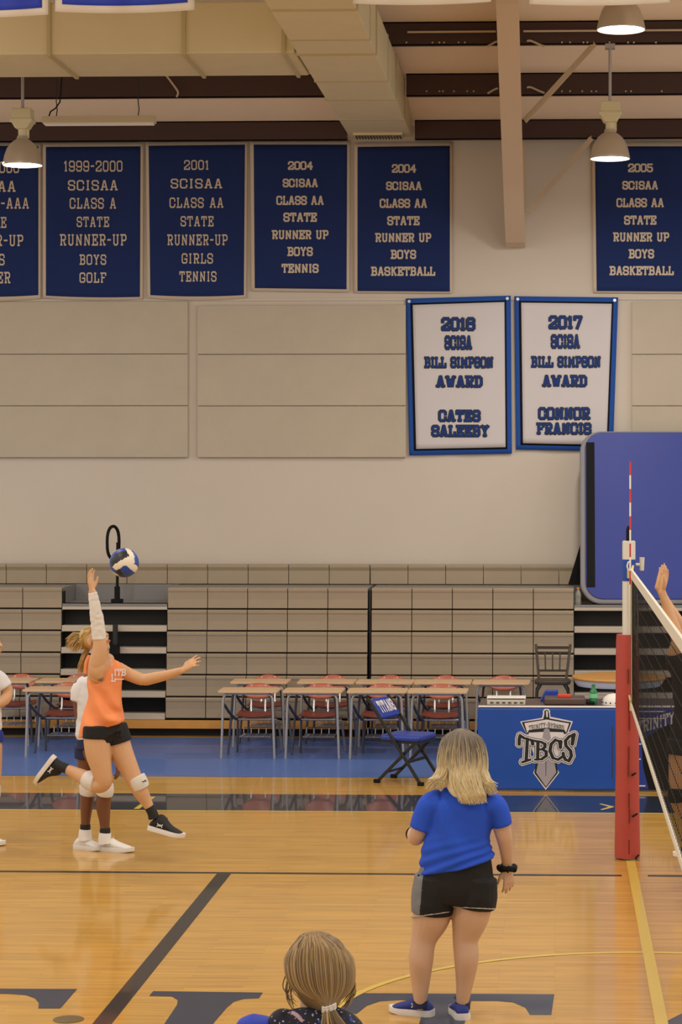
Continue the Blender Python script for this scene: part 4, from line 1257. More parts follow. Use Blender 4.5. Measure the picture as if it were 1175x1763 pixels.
mb = MB(); mb.bar((sx-.19, SY+.235, zz(1118)), (sx+.20, SY+.235, zz(1118)), .02, .03); mb.bar((sx-.175, SY+.21, zz(1126)), (sx+.18, SY+.21, zz(1126)), .015, .018); mb.bar((sx-.15, SY+.175, zz(1157)), (sx+.15, SY+.175, zz(1157)), .015, .022); mb.build('back_rail', M['dark_wood'], bs)
for k in (-1, 0, 1):
    mb = MB(); mb.tube([(sx+k*.075, SY+.175, zz(1157)), (sx+k*.08, SY+.21, zz(1126))], .008, 8); mb.build('spindle', M['dark_wood'], bs)
mb = MB(); mb.tube([(sx+.18*cos(2*pi*k/24), SY+.19*sin(2*pi*k/24), .3) for k in range(24)], .01, 8, closed=True); mb.build('foot_ring', M['black_metal'], bs, smooth=True)

# ================================================================== NET
PY = 17.62
px_ = P(1083.5, 950, PY).x
ps = thing('net_post', 'white net post wrapped in a red safety pad', 'net post', (px_, PY, 0))
ztop = P(1083, 931, PY).z
mb = MB(); mb.lathe([(.05, 0.0), (.05, ztop-.01), (.046, ztop)], (px_, PY, 0), 24); mb.build('tube', M['post_white'], ps, smooth=True)
mb = MB(); mb.lathe([(.053, P(1083, 1000, PY).z), (.053, P(1083, 963, PY).z)], (px_, PY, 0), 24); mb.build('collar', M['post_blue'], ps, smooth=True)
mb = MB(); mb.lathe([(.018, ztop-.005), (.018, ztop+.08), (.014, ztop+.105), (.004, ztop+.115)], (px_-.003, PY, 0), 14); mb.build('top_pin', M['black'], ps, smooth=True)
hz = P(1083, 972, PY).z
mb = MB(); mb.tube([(px_+.05, PY, hz), (px_+.095, PY, hz)], .011, 8); mb.tube([(px_+.098, PY, hz-.045), (px_+.1, PY, hz+.055)], [.017, .02], 12); mb.build('crank_handle', M['post_white'], ps, smooth=True)
# pad: soft octagon sleeve, slightly flaring to the floor
zp = P(1083, 1092, PY).z
mb = MB()
seqs = [(0.012, .098), (.05, .100), (.35, .094), (.75, .090), (1.2, .090), (zp-.06, .088), (zp, .083)]
n = 20; vs = []
pad_x = px_ - .012
for zz_, r in seqs:
    for k in range(n):
        a = 2*pi*k/n
        q = .95*r*(1 + .05*cos(4*a + .6)) * (1 + .015*sin(zz_*9 + k))
        vs.append((pad_x + q*cos(a), PY + q*sin(a), zz_))
fs = []
for i in range(len(seqs)-1):
    for k in range(n): fs.append((i*n+k, i*n+(k+1)%n, (i+1)*n+(k+1)%n, (i+1)*n+k))
inner_ = [(px_ + .053*cos(2*pi*k/n), PY + .053*sin(2*pi*k/n), zp-.01) for k in range(n)]
base_i = len(vs); vs += inner_
for k in range(n): fs.append(((len(seqs)-1)*n+k, (len(seqs)-1)*n+(k+1)%n, base_i+(k+1)%n, base_i+k))
mb.add(vs, fs); pad = mb.build('safety_pad', M['red_vinyl'], ps, smooth=True, sharp=50)
mb = MB()
for k in range(12):
    z0 = .05 + k*.118
    if k % 3 != 1: mb.box((px_-.004+.004*sin(k), PY-.100, z0), (px_+.002+.004*sin(k), PY-.088, z0+.11))
mb.build('pad_seam', M['red_dark'], pad)
mb = MB()
for px0, py0, px1, py1 in ((1090, 1406, 1098, 1401), (1095, 1478, 1100, 1472), (1089, 1335, 1095, 1331)):
    a, b = P(px0, py0, PY-.102), P(px1, py1, PY-.085); mb.bar(a, b, .012, .02, up=(0, 1, 0))
mb.build('pad_strap', M['black'], pad)

NX, NY0, NY1 = .563, 16.93, 7.2
NT, NB = 2.245, 1.235
nt_ = thing('volleyball_net', 'black volleyball net with white top tape running towards the viewer', 'net', (NX, NY0, NB))
mb = MB(); mb.box((NX-.008, NY1, NT-.065), (NX+.008, NY0, NT)); mb.build('top_tape', M['tape_white'], nt_, bevel=.003)
mb = MB(); mb.box((NX-.007, NY1, NB-.012), (NX+.007, NY0, NB+.03)); mb.build('bottom_tape', M['tape_white'], nt_, bevel=.003)
mb = MB(); mb.box((NX-.006, NY0-.012, NB), (NX+.006, NY0+.02, NT-.065)); mb.build('side_tape', M['net_black'], nt_)
mb = MB(); mb.box((NX-.004, NY0-.075, NB), (NX+.007, NY0-.025, NT-.065)); mb.build('side_band', M['tape_yellow'], nt_)
mb = MB()
cord = .0032
k = 0; y = NY0
while y > NY1:
    mb.box((NX-cord/2, y-cord/2, NB), (NX+cord/2, y+cord/2, NT-.06)); y -= .1
z = NB + .1
while z < NT - .07:
    mb.box((NX-cord/2, NY1, z-cord/2), (NX+cord/2, NY0, z+cord/2)); z += .1
mb.build('mesh', M['net_black'], nt_, fix=False)
# fixings from net to post
mb = MB(); mb.tube([(NX, NY0, NT-.03), (px_+.03, PY-.04, NT-.005)], .009, 8); mb.build('top_strap', M['tape_yellow'], nt_)
mb = MB(); mb.bar((NX, NY0, NT-.035), (px_-.01, PY-.056, NT-.06), .012, .07, up=(0, 0, 1)); mb.build('tension_band', M['tape_yellow'], nt_)
mb = MB(); mb.bar((NX-.004, NY0+.01, NB-.03), (NX-.004, NY0+.01, NB+.05), .03, .02); mb.tube([(NX, NY0, NB), (px_-.0, PY-.09, NB+.02)], .007, 8); mb.build('bottom_buckle', M['tape_yellow'], nt_)
mb = MB(); hk = P(1085, 975, 17.2); mb.tube([hk + Vector((.0, 0, .035)), hk + Vector((-.012, 0, .03)), hk + Vector((-.02, 0, .0)), hk + Vector((-.01, 0, -.03)), hk + Vector((.01, 0, -.035))], .006, 8); mb.build('top_hook', M['white'], nt_, smooth=True)
mb = MB(); sx_ = NX+.03
mb.tube([(sx_, NY0-.2, NT-.08), (sx_+.01, NY0-.18, NT-.35), (sx_, NY0-.2, NT-.55), (sx_+.004, NY0-.19, NT-.62)], .005, 6); mb.build('loose_cord', M['tape_white'], nt_)
an = thing('net_antenna', 'red and white striped antenna standing on the net end', 'antenna', (NX, NY0-.05, NB))
z = NT - 1.0
for k in range(9, 18):
    if k % 2 == 1: m_ = M['ant_red']
    else: m_ = M['white']
    z0 = NB - .0 + k*.1
    mb = MB(); mb.tube([(NX-.012, NY0-.05, z0), (NX-.012, NY0-.05, z0+.1)], .0065, 8); mb.build('stripe', m_, an, smooth=True)

# ================================================================== BALL
BY = 16.6
bc = P(214, 969, BY); br_ = .106
mb = MB(); mb.ball((0, 0, 0), br_, 64, 40)
tilt = Matrix.Rotation(radians(35), 3, 'Y') @ Matrix.Rotation(radians(25), 3, 'X') @ Matrix.Rotation(radians(20), 3, 'Z')
fm = []
for f in mb.f:
    c_ = sum((mb.v[i] for i in f), Vector())/len(f)
    q = tilt @ c_.normalized()
    ax = max(range(3), key=lambda i: abs(q[i]))
    u = q[(ax+1) % 3]/abs(q[ax]); s = 1 if q[ax] > 0 else -1
    band = 0 if u < -.36 else (1 if u < .36 else 2)
    fm.append({0: (1, 0, 2), 1: (2, 1, 0), 2: (0, 1, 2)}[ax][band] if s > 0 else {0: (0, 1, 2), 1: (1, 2, 0), 2: (2, 0, 1)}[ax][band])
mb.v = [v + bc for v in mb.v]; mb.fm = fm
ballo = mb.build('volleyball', [M['ball_blue'], M['ball_white'], M['ball_black']], at=bc, smooth=True, sharp=0)
tag(ballo, 'blue white and black volleyball in the air by the raised hand', 'ball')

# ================================================================== PEOPLE
def hand(mb, wrist, direction, palm, size=1.0, curl=0.35, spread=0.10, thumb=1, curls=None, thumb_out=0.8):
    """palm, four unequal fingers and a thumb, added to mb; palm = the way the palm faces; thumb = which side it leaves from"""
    d = Vector(direction).normalized(); pn = Vector(palm); pn = (pn - d*pn.dot(d)).normalized()
    sd = d.cross(pn).normalized()*thumb
    w = Vector(wrist); s = size
    mb.loft([(w - d*.02*s, .026*s, .019*s, sd), (w + d*.02*s, .030*s, .017*s, sd), (w + d*.055*s, .039*s, .015*s, sd), (w + d*.088*s, .038*s, .012*s, sd)], 14, 3)
    spec = [(.030, .072, .0088), (.010, .080, .0090), (-.011, .074, .0086), (-.030, .058, .0076)]
    for k, (off, ln, r) in enumerate(spec):
        c = (curls[k] if curls else curl)
        base = w + d*(.078 - .004*abs(k-1))*s + sd*off*s
        dd = (d + sd*(off/.03)*spread).normalized()
        pts = [(base, r*s*1.08)]
        ang = c*.5
        p_ = base
        for seg in (.44, .32, .24):
            v = dd*cos(ang) + pn*sin(ang)
            p_ = p_ + v*ln*seg*s*1.05
            pts.append((p_, r*s*(1.0 if seg > .4 else .92 if seg > .3 else .8)))
            ang += c
        mb.loft([(p, rr, rr, sd) for p, rr in pts], 10, 3)
    tb = w + d*.022*s + sd*.026*s + pn*.006*s
    td = (d*.62 + sd*thumb_out + pn*.25).normalized()
    t2 = (d*.85 + sd*thumb_out*.45 + pn*.35).normalized()
    mb.loft([(tb, .013*s, .012*s, sd), (tb + td*.034*s, .0115*s, None, sd), (tb + td*.034*s + t2*.026*s, .0098*s, None, sd), (tb + td*.034*s + t2*.048*s, .0080*s, None, sd)], 10, 3)

def head(mb, c, fwd, up, s=1.0):
    """skull, jaw, cheeks, nose, lips and ears around the centre c (mid-height of the head)"""
    f = Vector(fwd).normalized(); u = Vector(up); u = (u - f*u.dot(f)).normalized(); r = f.cross(u)
    c = Vector(c)
    q = lambda a, b, e: c + (r*a + f*b + u*e)*s
    mb.ell(q(0, -.012, .035), r*.074*s, f*.094*s, u*.085*s, 20, 14)
    mb.loft([(q(0, .030, .04), .066*s, .062*s, r), (q(0, .040, -.005), .062*s, .052*s, r), (q(0, .044, -.05), .050*s, .045*s, r), (q(0, .058, -.092), .026*s, .026*s, r)], 16, 4)
    mb.loft([(q(0, .088, .030), .010*s, .009*s, r), (q(0, .104, .002), .013*s, .012*s, r), (q(0, .110, -.012), .017*s, .012*s, r)], 10, 3)
    mb.ell(q(0, .092, -.048), r*.022*s, f*.010*s, u*.009*s, 10, 8)
    mb.ell(q(0, .090, -.060), r*.019*s, f*.010*s, u*.007*s, 10, 8)
    for k in (-1, 1):
        mb.ell(q(k*.040, .070, -.012), r*.022*s, f*.020*s, u*.022*s, 10, 8)
        mb.ell(q(k*.076, -.012, .0), r*.008*s, f*.022*s, u*.034*s, 10, 8)
    return q, r, f, u
def face(parent, q, r, f, u, s=1.0, lip=True):
    for k in (-1, 1):
        e = MB(); e.ell(q(k*.033, .086, .022), r*.014*s, f*.008*s, u*.008*s, 12, 8); eo = e.build('eye', M['eye_white'], parent, smooth=True)
        e = MB(); e.ell(q(k*.033, .0925, .022), r*.0065*s, f*.003*s, u*.0065*s, 10, 6); e.build('iris', M['eye_dark'], eo, smooth=True)
        e = MB(); e.tube([q(k*.018, .092, .041), q(k*.034, .090, .046), q(k*.050, .080, .041)], [.003*s, .0035*s, .002*s], 6); e.build('eyebrow', M['brow'], parent, smooth=True)
    if lip:
        e = MB(); e.ell(q(0, .1005, -.054), r*.020*s, f*.005*s, u*.007*s, 12, 8); e.build('lips', M['lip'], parent, smooth=True)

def shoe(parent, heel, toe, up, upper, sole, name='shoe', width=.046, hgt=.095, mark=None, lace=None, flip=1):
    """trainer: soft upper with an ankle opening on a shaped sole; heel and toe are sole points"""
    h, t = Vector(heel), Vector(toe)
    ax = (t-h); L = ax.length; ax.normalize()
    u = Vector(up); u = (u - ax*u.dot(ax)).normalized(); sd = ax.cross(u)
    at = lambda a, b, e: h + ax*a*L + sd*b + u*e
    mb = MB()
    secs = [(.0, .026, .05, .058), (.06, .034, .052, .075), (.2, .036, .055, hgt*.95), (.38, .037, .052, hgt*.92), (.55, .043, .040, .078), (.75, .047, .030, .062), (.92, .040, .020, .046), (.99, .022, .012, .032)]
    n = 16; vs = []; rows = []
    for a, b, cz, tp in secs:
        b *= width/.046
        ring = []
        for k in range(n):
            an = 2*pi*k/n
            y = b*cos(an); z = sin(an)
            zz = .018 + (tp-.018)*(.5+.5*z) if z > 0 else .018 + (tp-.018)*(.5+.5*z)
            y *= (1 - .28*max(0, z)**1.5)
            ring.append(at(a, y, zz))
        rows.append(ring)
    for rg in rows: vs += rg
    fs = [(i*n+k, i*n+(k+1)%n, (i+1)*n+(k+1)%n, (i+1)*n+k) for i in range(len(rows)-1) for k in range(n)]
    fs += [tuple(reversed(range(n))), tuple(range((len(rows)-1)*n, len(rows)*n))]
    mb.add(vs, fs)
    so = mb.build(name, upper, parent, smooth=True, sharp=0)
    sb = so.modifiers.new('soft', 'SUBSURF'); sb.levels = 1; sb.render_levels = 2
    # sole outline
    out = [(-.03, 0), (-.01, .55), (.08, .85), (.25, .86), (.45, .92), (.65, 1.08), (.82, 1.02), (.95, .70), (1.02, .25), (1.03, -.1), (1.0, -.5), (.90, -.85), (.72, -1.0), (.5, -.86), (.25, -.84), (.08, -.82), (-.01, -.5)]
    mb = MB(); w2 = width*1.02
    spring = lambda a: .010*max(0, a-.75)/.25
    m = len(out)
    vs = [at(a, b*w2, 0 + spring(a)) for a, b in out] + [at(a, b*w2*1.05, .018+spring(a)) for a, b in out] + [at(a, b*w2*.97, .037 - .007*a + spring(a)) for a, b in out]
    fs = [tuple(range(m)), tuple(reversed(range(2*m, 3*m)))] + [(j*m+k, j*m+(k+1)%m, (j+1)*m+(k+1)%m, (j+1)*m+k) for j in range(2) for k in range(m)]
    mb.add(vs, fs); mb.build('sole', sole, so, smooth=True, sharp=50)
    if lace is not None:
        mb = MB()
        for j in range(5):
            a = .42 + j*.065; z = .085 - j*.0095
            mb.tube([at(a, -.022, z-.008), at(a+.012, 0, z+.004), at(a+.02, .022, z-.008)], .0028, 6)
        mb.tube([at(.42, 0, .09), at(.40, .02, .115), at(.36, .035, .10), at(.40, .01, .085)], .0024, 6)
        mb.tube([at(.42, 0, .09), at(.42, -.02, .118), at(.36, -.035, .11), at(.40, -.01, .085)], .0024, 6)
        mb.build('lace', lace, so, smooth=True)
    if mark is not None:
        # two interlocked arcs on the outer side
        mb = MB()
        for sgn in (1, -1):
            pts = []
            for k in range(9):
                x = -.021 + .042*k/8
                pts.append(at(.33 + x/L, flip*(.0385*width/.046 + .0035), .060 + sgn*(.012 - .017*(1-(x/.021)**2) ) ))
            for k, (p1, p2) in enumerate(zip(pts[:-1], pts[1:])): mb.bar(p1, p2, .006, .004, up=sd)
        mb.build('mark', mark, so)
    return so

def strands(parent, name, m, paths, r=.003, n=5, taper=True):
    mb = MB()
    for pts in paths:
        k = len(pts)
        rr = [r*(1 - .75*(i/(k-1))**2) for i in range(k)] if taper else r
        mb.tube(pts, rr, n)
    return mb.build(name, m, parent, smooth=True, fix=False, sharp=0)
XA, YA, ZA = Vector((1, 0, 0)), Vector((0, 1, 0)), Vector((0, 0, 1))

# ------------------------------------------------------------------ 1. the coach, seen from behind
Yc = 12.5; kc = 12.5/F
c = lambda x, y, dy=0.0: P(x, y, Yc+dy)
g = c(765, 1756); g.z = 0
mb = MB()
R = lambda a: a*kc
# legs
mb.loft([(c(754, 1515), R(28), R(30)), (c(747, 1550), R(33), R(36)), (c(742, 1582), R(32.5), R(34)), (c(730, 1618), R(22.5), R(24)), (c(725.5, 1652, -.015), R(21.5), R(23)), (c(724.5, 1688), R(17), R(18)), (c(724, 1720), R(11.5), R(13.5)), (c(724, 1733, .01), R(8), R(9))])
mb.loft([(c(817, 1515), R(28), R(30)), (c(815, 1550), R(33), R(36)), (c(809.5, 1582), R(32), R(34)), (c(802, 1618), R(22.5), R(24)), (c(803.5, 1650, -.015), R(21.5), R(23)), (c(801, 1688), R(16), R(18)), (c(797, 1722), R(11), R(13)), (c(797, 1735, .01), R(8), R(9))])
mb.loft([(c(784, 1530), R(54), R(34)), (c(786, 1470), R(48), R(32)), (c(789, 1420), R(46), R(32)), (c(795, 1382), R(46), R(28)), (c(798, 1354), R(24), R(19))])
mb.loft([(c(798, 1365), R(17), R(17)), (c(798, 1335, .02), R(15), R(15)), (c(797, 1310, .03), R(16), R(16))])
# arms
mb.loft([(c(746, 1380), R(19), R(19)), (c(730, 1410), R(17), R(17)), (c(720, 1436), R(14.5), R(15)), (c(716, 1443, .05), R(13), R(13)), (c(712, 1436, .13), R(11), R(11)), (c(716, 1424, .22), R(8.5), R(8))])
mb.loft([(c(848, 1382), R(19), R(19)), (c(861, 1412), R(17), R(17)), (c(868, 1438), R(14.5), R(15)), (c(872, 1462, .02), R(12), R(12)), (c(874, 1492, .05), R(8.5), R(8))])
hand(mb, c(874, 1494, .052), c(879, 1540, .06) - c(874, 1494, .052), Vector((-.55, .75, 0)), .92, .28, .12, thumb=-1, thumb_out=.5)
hand(mb, c(716, 1424, .225), Vector((.25, .9, .35)), Vector((.7, 0, -.7)), .9, .4, .1, thumb=1)
hq = head(mb, c(797, 1296, .045), Vector((.12, 1, -.02)), ZA, .95)
coach = remeshed(mb, 'person', M['skin'], at=g, voxel=.0055, smooth=5)
tag(coach, 'woman with long blonde hair, blue T-shirt and black shorts seen from behind', 'person')
face(coach, *hq, s=.95)
# T-shirt
mb = MB()
mb.loft([(c(787, 1492), R(63), R(46)), (c(787, 1470), R(61), R(45)), (c(789, 1440), R(56), R(42)), (c(793, 1410), R(57), R(41)), (c(797, 1384), R(57), R(37)), (c(798, 1366), R(42), R(27)), (c(798, 1354), R(22), R(20))], 28, capn=2)
mb.loft([(c(772, 1386), R(32), R(30)), (c(746, 1387), R(25), R(27)), (c(733, 1408), R(23), R(25)), (c(726, 1428), R(21.5), R(24))], 18, capn=1)
mb.loft([(c(825, 1386), R(32), R(30)), (c(850, 1388), R(23), R(27)), (c(861, 1406), R(19.5), R(24)), (c(866, 1422), R(17), R(23))], 18, capn=1)
tee = remeshed(mb, 'tshirt', M['tee_blue'], coach, voxel=.006, smooth=6)
# drape: cloth gathers above the tilted hem, which rises to the right
zl_, zh_ = c(787, 1492).z, c(787, 1360).z
for v in tee.data.vertices:
    w_ = v.co + g
    t = (w_.z - zl_)/(zh_ - zl_)
    lowf = max(0, 1 - t*2.2)
    nrm_ = Vector((w_.x - c(788, 1480).x, w_.y - Yc, 0))
    if nrm_.length > 1e-4 and abs(w_.x - c(788, 1480).x) < R(70):
        nrm_.normalize()
        wave_ = sin((w_.z - .25*(w_.x - c(788, 1480).x))*118 + 1.5*noise.noise(w_*6))
        v.co += nrm_*(.007*wave_*lowf + .010*lowf)
        v.co += nrm_*(.009*noise.noise(Vector((w_.x*8 + w_.z*5, w_.y*8, w_.z*5 - w_.x*6))))
        v.co += nrm_*(.007*sin(w_.x*44 + w_.z*14)*max(0, min(1, (t-.1)*3))*max(0, 1-t))
    if t < .35: v.co.z += (w_.x - c(779, 1480).x)*.22*((.35-t)/.35)**1.0
# shorts, with a grey side panel
mb = MB()
mb.loft([(c(787, 1468), R(57), R(39)), (c(786, 1500), R(64), R(44)), (c(784, 1532), R(69), R(45)), (c(782, 1552), R(58), R(41))], 26, capn=1)
mb.loft([(c(752, 1510), R(38), R(41)), (c(747, 1545), R(39), R(43)), (c(744.5, 1572), R(36.5), R(40))], 22, capn=1)
mb.loft([(c(820, 1510), R(37), R(41)), (c(817.5, 1542), R(39.5), R(43)), (c(815, 1561), R(38.5), R(41))], 22, capn=1)
sh = remeshed(mb, 'shorts', M['shorts_black'], coach, voxel=.006, smooth=5, ripple=.003, ripple_scale=14)
sh.data.materials.append(M['shorts_grey'])
for p_ in sh.data.polygons:
    w_ = p_.center + g
    t = (c(787, 1480).z - w_.z)/(c(787, 1480).z - c(787, 1575).z)
    if w_.x < c(733 - 9*t, 1500).x and w_.y < Yc + .03: p_.material_index = 1
for (cx_, cy_, ra, rb, tilt_) in ((744.5, 1574, 36, 39.5, -5), (815, 1563, 38, 40.5, 2)):
    mb = MB(); mb.tube([c(cx_ + ra*cos(2*pi*k/40), cy_ + tilt_*cos(2*pi*k/40), R(rb)*sin(2*pi*k/40)) for k in range(40)], .0042, 8, closed=True)
    mb.build('hem_piping', M['trim_grey'], sh, smooth=True)
mb = MB()
for j in range(3): mb.bar(c(721.5 - j*1.5, 1507 + j*10, -.055), c(717.5 - j*1.5, 1514 + j*10, -.02), .010, .010, up=(0, 1, 0))
mb.build('side_stripe', M['black'], sh)
# shoes
def on_floor(px, py): return PF(px, py)
shoe(coach, on_floor(745, 1750), on_floor(680, 1742) + Vector((-.02, .0, 0)), ZA, M['shoe_blue'], M['sole'], mark=M['logo_white'], lace=M['navy'], width=.05, hgt=.11, flip=-1)
shoe(coach, on_floor(798, 1757), on_floor(798, 1757) + Vector((-.05, .22, 0)), ZA, M['shoe_blue'], M['sole'], lace=M['navy'], width=.05, hgt=.11)
for x, y in ((724, 1728), (797, 1731)):
    mb = MB(); mb.lathe([(R(13), -.02), (R(13.2), 0), (R(12.6), .018)], c(x, y, .005), 20); mb.build('sock', M['navy'], coach, smooth=True)
# black scrunchie on the right wrist, thin band on the left
mb = MB(); cc = c(873.5, 1493, .05)
mb.tube([cc + Vector((R(13)*cos(2*pi*k/30)*(1+.05*sin(k*2.1)), R(12)*sin(2*pi*k/30), .006*sin(k*2.4) - .004)) for k in range(30)], [.015*(1+.22*sin(k*2.5)) for k in range(30)], 10, closed=True)
mb.build('scrunchie', M['black'], coach, smooth=True)
mb = MB(); mb.tube([c(711.5, 1436, .15) + Vector((.036*cos(2*pi*k/24), 0.006*sin(2*pi*k/24), .036*sin(2*pi*k/24))) for k in range(24)], .005, 8, closed=True); mb.build('bracelet', M['black'], coach, smooth=True)
# hair: a full under-shell and separate locks over it
rnd = random.Random(3)
mb = MB()
mb.loft([(c(796, 1262, .03), R(18), R(18)), (c(796, 1282, .03), R(31), R(31)), (c(797, 1308, .0), R(35), R(31)), (c(798, 1332, -.03), R(34), R(22)), (c(800, 1352, -.055), R(30), R(15)), (c(805, 1366, -.07), R(22), R(9))], 26, capk=.35)
hm = dyed_hair_mat('grown_out_blonde', (112, 102, 90), (200, 180, 130), (246, 236, 200), c(797, 1280).z - g.z, c(797, 1325).z - g.z)
hair = remeshed(mb, 'hair', hm, coach, voxel=.008, smooth=4)
paths = []
crown = c(795, 1253.5, .02)
for k in range(1300):
    a = rnd.uniform(-pi*1.02, .02) if k < 1100 else rnd.uniform(-pi*1.2, pi*.2)     # mostly the back half (towards the viewer)
    ca, sa = cos(a), sin(a)
    jit = rnd.uniform(-1, 1)
    r0 = rnd.uniform(.0, .5)
    p0 = crown + Vector((R(24)*ca*r0, R(24)*sa*r0 + .0, -.004 - .03*r0*r0))
    p1 = c(796 + 33*ca, 1276 + rnd.uniform(-5, 5), .03 + R(35)*sa)
    p2 = c(797 + 40*ca, 1310 + rnd.uniform(-5, 5), .01 + R(38)*sa)
    # lengths fall to a blunt edge; the left side flips out over the shoulder
    if ca < -.62:
        tx, ty = 797 + 50*ca + rnd.uniform(-10, 8), 1350 + rnd.uniform(-10, 10)
        if rnd.random() < .4: tx -= 6
        p3 = c(797 + 45*ca, 1332, -.0 + R(34)*sa)
        p4 = c(tx, ty, -.06 + R(24)*sa*.6)
    elif ca > .72:
        p3 = c(800 + 42*ca, 1340, -.01 + R(32)*sa)
        p4 = c(804 + 44*ca + rnd.uniform(-6, 10), 1356 + rnd.uniform(-8, 14), -.07 + R(18)*sa*.6)
    else:
        p3 = c(800 + 37*ca, 1345, -.05 + R(24)*sa)
        p4 = c(813 + 34*ca + rnd.uniform(-4, 4), 1381 + rnd.uniform(-9, 6) - 5*abs(ca), -.105 + R(12)*sa)
    wob = Vector((rnd.uniform(-1, 1)*R(4.5), rnd.uniform(-1, .1)*R(4), 0))
    paths.append(smooth_path([p0, p1 + wob*.4, p2 + wob, p3 - wob*.8 + Vector((0, rnd.uniform(-1, 0)*R(5), 0)), p4], 12))
strands(hair, 'hair_locks', hm, paths, r=.0034)

# ------------------------------------------------------------------ 2. the jumping player
Yj = 17.1; kj = Yj/F
c = lambda x, y, dy=0.0: P(x, y, Yj+dy)
R = lambda a: a*kj
g = c(185, 1445)
mb = MB()
# pelvis and torso, turned three quarters towards the net
sd = Vector((.9, -.43, 0))
mb.loft([(c(181, 1254), R(29), R(21), sd), (c(180, 1236), R(28), R(22), sd), (c(181, 1205), R(25), R(20), sd), (c(180, 1170), R(28), R(22), sd), (c(182, 1143), R(26), R(18), sd), (c(184, 1132), R(14), R(12), sd)])
# neck and head tipped back, looking up to the ball
mb.loft([(c(178, 1142, .02), R(13), R(12)), (c(173, 1122, .03), R(12), R(12)), (c(168, 1108, .03), R(12), R(12))])
hf, hu = Vector((.80, -.30, .48)), Vector((-.45, .12, .88))
hq = head(mb, c(165, 1103, .035), hf, hu, 1.0)
# hitting arm straight up, in front of the face
mb.loft([(c(167, 1165, -.07), R(16), R(15)), (c(168, 1143, -.11), R(15.5), R(14)), (c(172, 1118, -.12), R(13), R(12.5)), (c(171, 1096, -.12), R(11), R(11)), (c(168, 1075, -.12), R(11), R(11)), (c(164, 1048, -.12), R(9.5), R(9.5)), (c(159, 1018, -.12), R(6.8), R(6))])
hand(mb, c(158.5, 1016, -.12), c(153, 978, -.10) - c(158.5, 1016, -.12), Vector((1, -.35, .1)), 1.02, .22, .16, thumb=1, thumb_out=.35)
# other arm out towards the net
mb.loft([(c(203, 1152, .06), R(13), R(13)), (c(222, 1161, .06), R(11.5), R(11.5)), (c(246, 1170, .05), R(10.5), R(10.5)), (c(266, 1167, .03), R(10), R(10)), (c(292, 1161, .0), R(8.5), R(8)), (c(314, 1154, -.02), R(6), R(5.4))])
hand(mb, c(315, 1153.5, -.02), c(343, 1133, -.02) - c(315, 1153.5, -.02), Vector((.25, .7, -.6)), 1.0, .2, .28, thumb=1, thumb_out=.8)
# near leg: thigh down, shin folded back
mb.loft([(c(166, 1262, -.05), R(23), R(23)), (c(169, 1295, -.06), R(22.5), R(22)), (c(175, 1325, -.07), R(18), R(18)), (c(178, 1346, -.07), R(15.5), R(15)), (c(166, 1352, -.05), R(14), R(14)), (c(147, 1340, .0), R(13.5), R(13.5)), (c(126, 1329, .04), R(10), R(10)), (c(108, 1321, .06), R(7.2), R(8)), (c(98, 1316, .07), R(8), R(9))])
# far leg reaching forward and down
mb.loft([(c(197, 1262, .06), R(23), R(23)), (c(207, 1292, .05), R(21.5), R(21)), (c(222, 1322, .03), R(17), R(17)), (c(233, 1346, .02), R(14.5), R(14.5)), (c(243, 1364, .03), R(13.5), R(14)), (c(252, 1380, .04), R(10), R(10.5)), (c(260, 1394, .04), R(7.5), R(8.5)), (c(265, 1404, .05), R(8), R(10))])
jump = remeshed(mb, 'person', M['skin_tan'], at=g, voxel=.0062, smooth=4)
tag(jump, 'jumping player in orange tank top swinging one white sleeved arm up', 'person')
face(jump, *hq)
# tank top: big arm hole on the near side
mb = MB()
mb.loft([(c(177, 1259), R(40), R(33), sd), (c(178, 1232), R(37), R(30), sd), (c(181, 1200), R(30.5), R(25), sd), (c(180, 1172), R(33), R(24.5), sd), (c(186, 1150, .01), R(30), R(20), sd), (c(190, 1138, .03), R(20), R(13), sd)], 26, capn=2)
mb.loft([(c(150, 1160, .0), R(5), R(9)), (c(150, 1143, .0), R(5), R(9)), (c(156, 1130, .02), R(5), R(9))], 12, capn=2)
tank = remeshed(mb, 'tank_top', M['tank_orange'], jump, voxel=.0065, smooth=4)
hemL, hemR = c(142, 1268).z, c(212, 1228).z
xl_, xr_ = c(142, 1268).x, c(212, 1228).x
ztop_ = c(180, 1180).z
for v in tank.data.vertices:
    w_ = v.co + g
    t = max(0, min(1, (ztop_ - w_.z)/(ztop_ - c(180, 1256).z)))
    u_ = (w_.x - xl_)/(xr_ - xl_)
    # hem hangs lower on the near side, folds run diagonally down to it
    v.co.z += (-.055*(1-u_) + .085*u_)*t*t
    v.co.x -= .02*t*t*(1-u_)
    fold = sin((w_.x*.80 + w_.z*.62)*44 + 2.5*noise.noise(w_*5))
    v.co.y -= .024*fold*t**.5
    v.co.x += .006*fold*t
# skin seen through the arm hole
mb = MB(); mb.loft([(c(167, 1140, -.13), R(14), R(8)), (c(167, 1156, -.135), R(14), R(7)), (c(171, 1166, -.13), R(8), R(5))], 18)
o = remeshed(mb, 'side_skin', M['skin_tan'], jump, voxel=.006, smooth=5)
mb = MB(); mb.loft([(c(170, 1168, -.125), R(6), R(3)), (c(176, 1169.5, -.12), R(4), R(2.5))], 12); mb.build('bra_edge', M['shorts_grey'], jump, smooth=True)
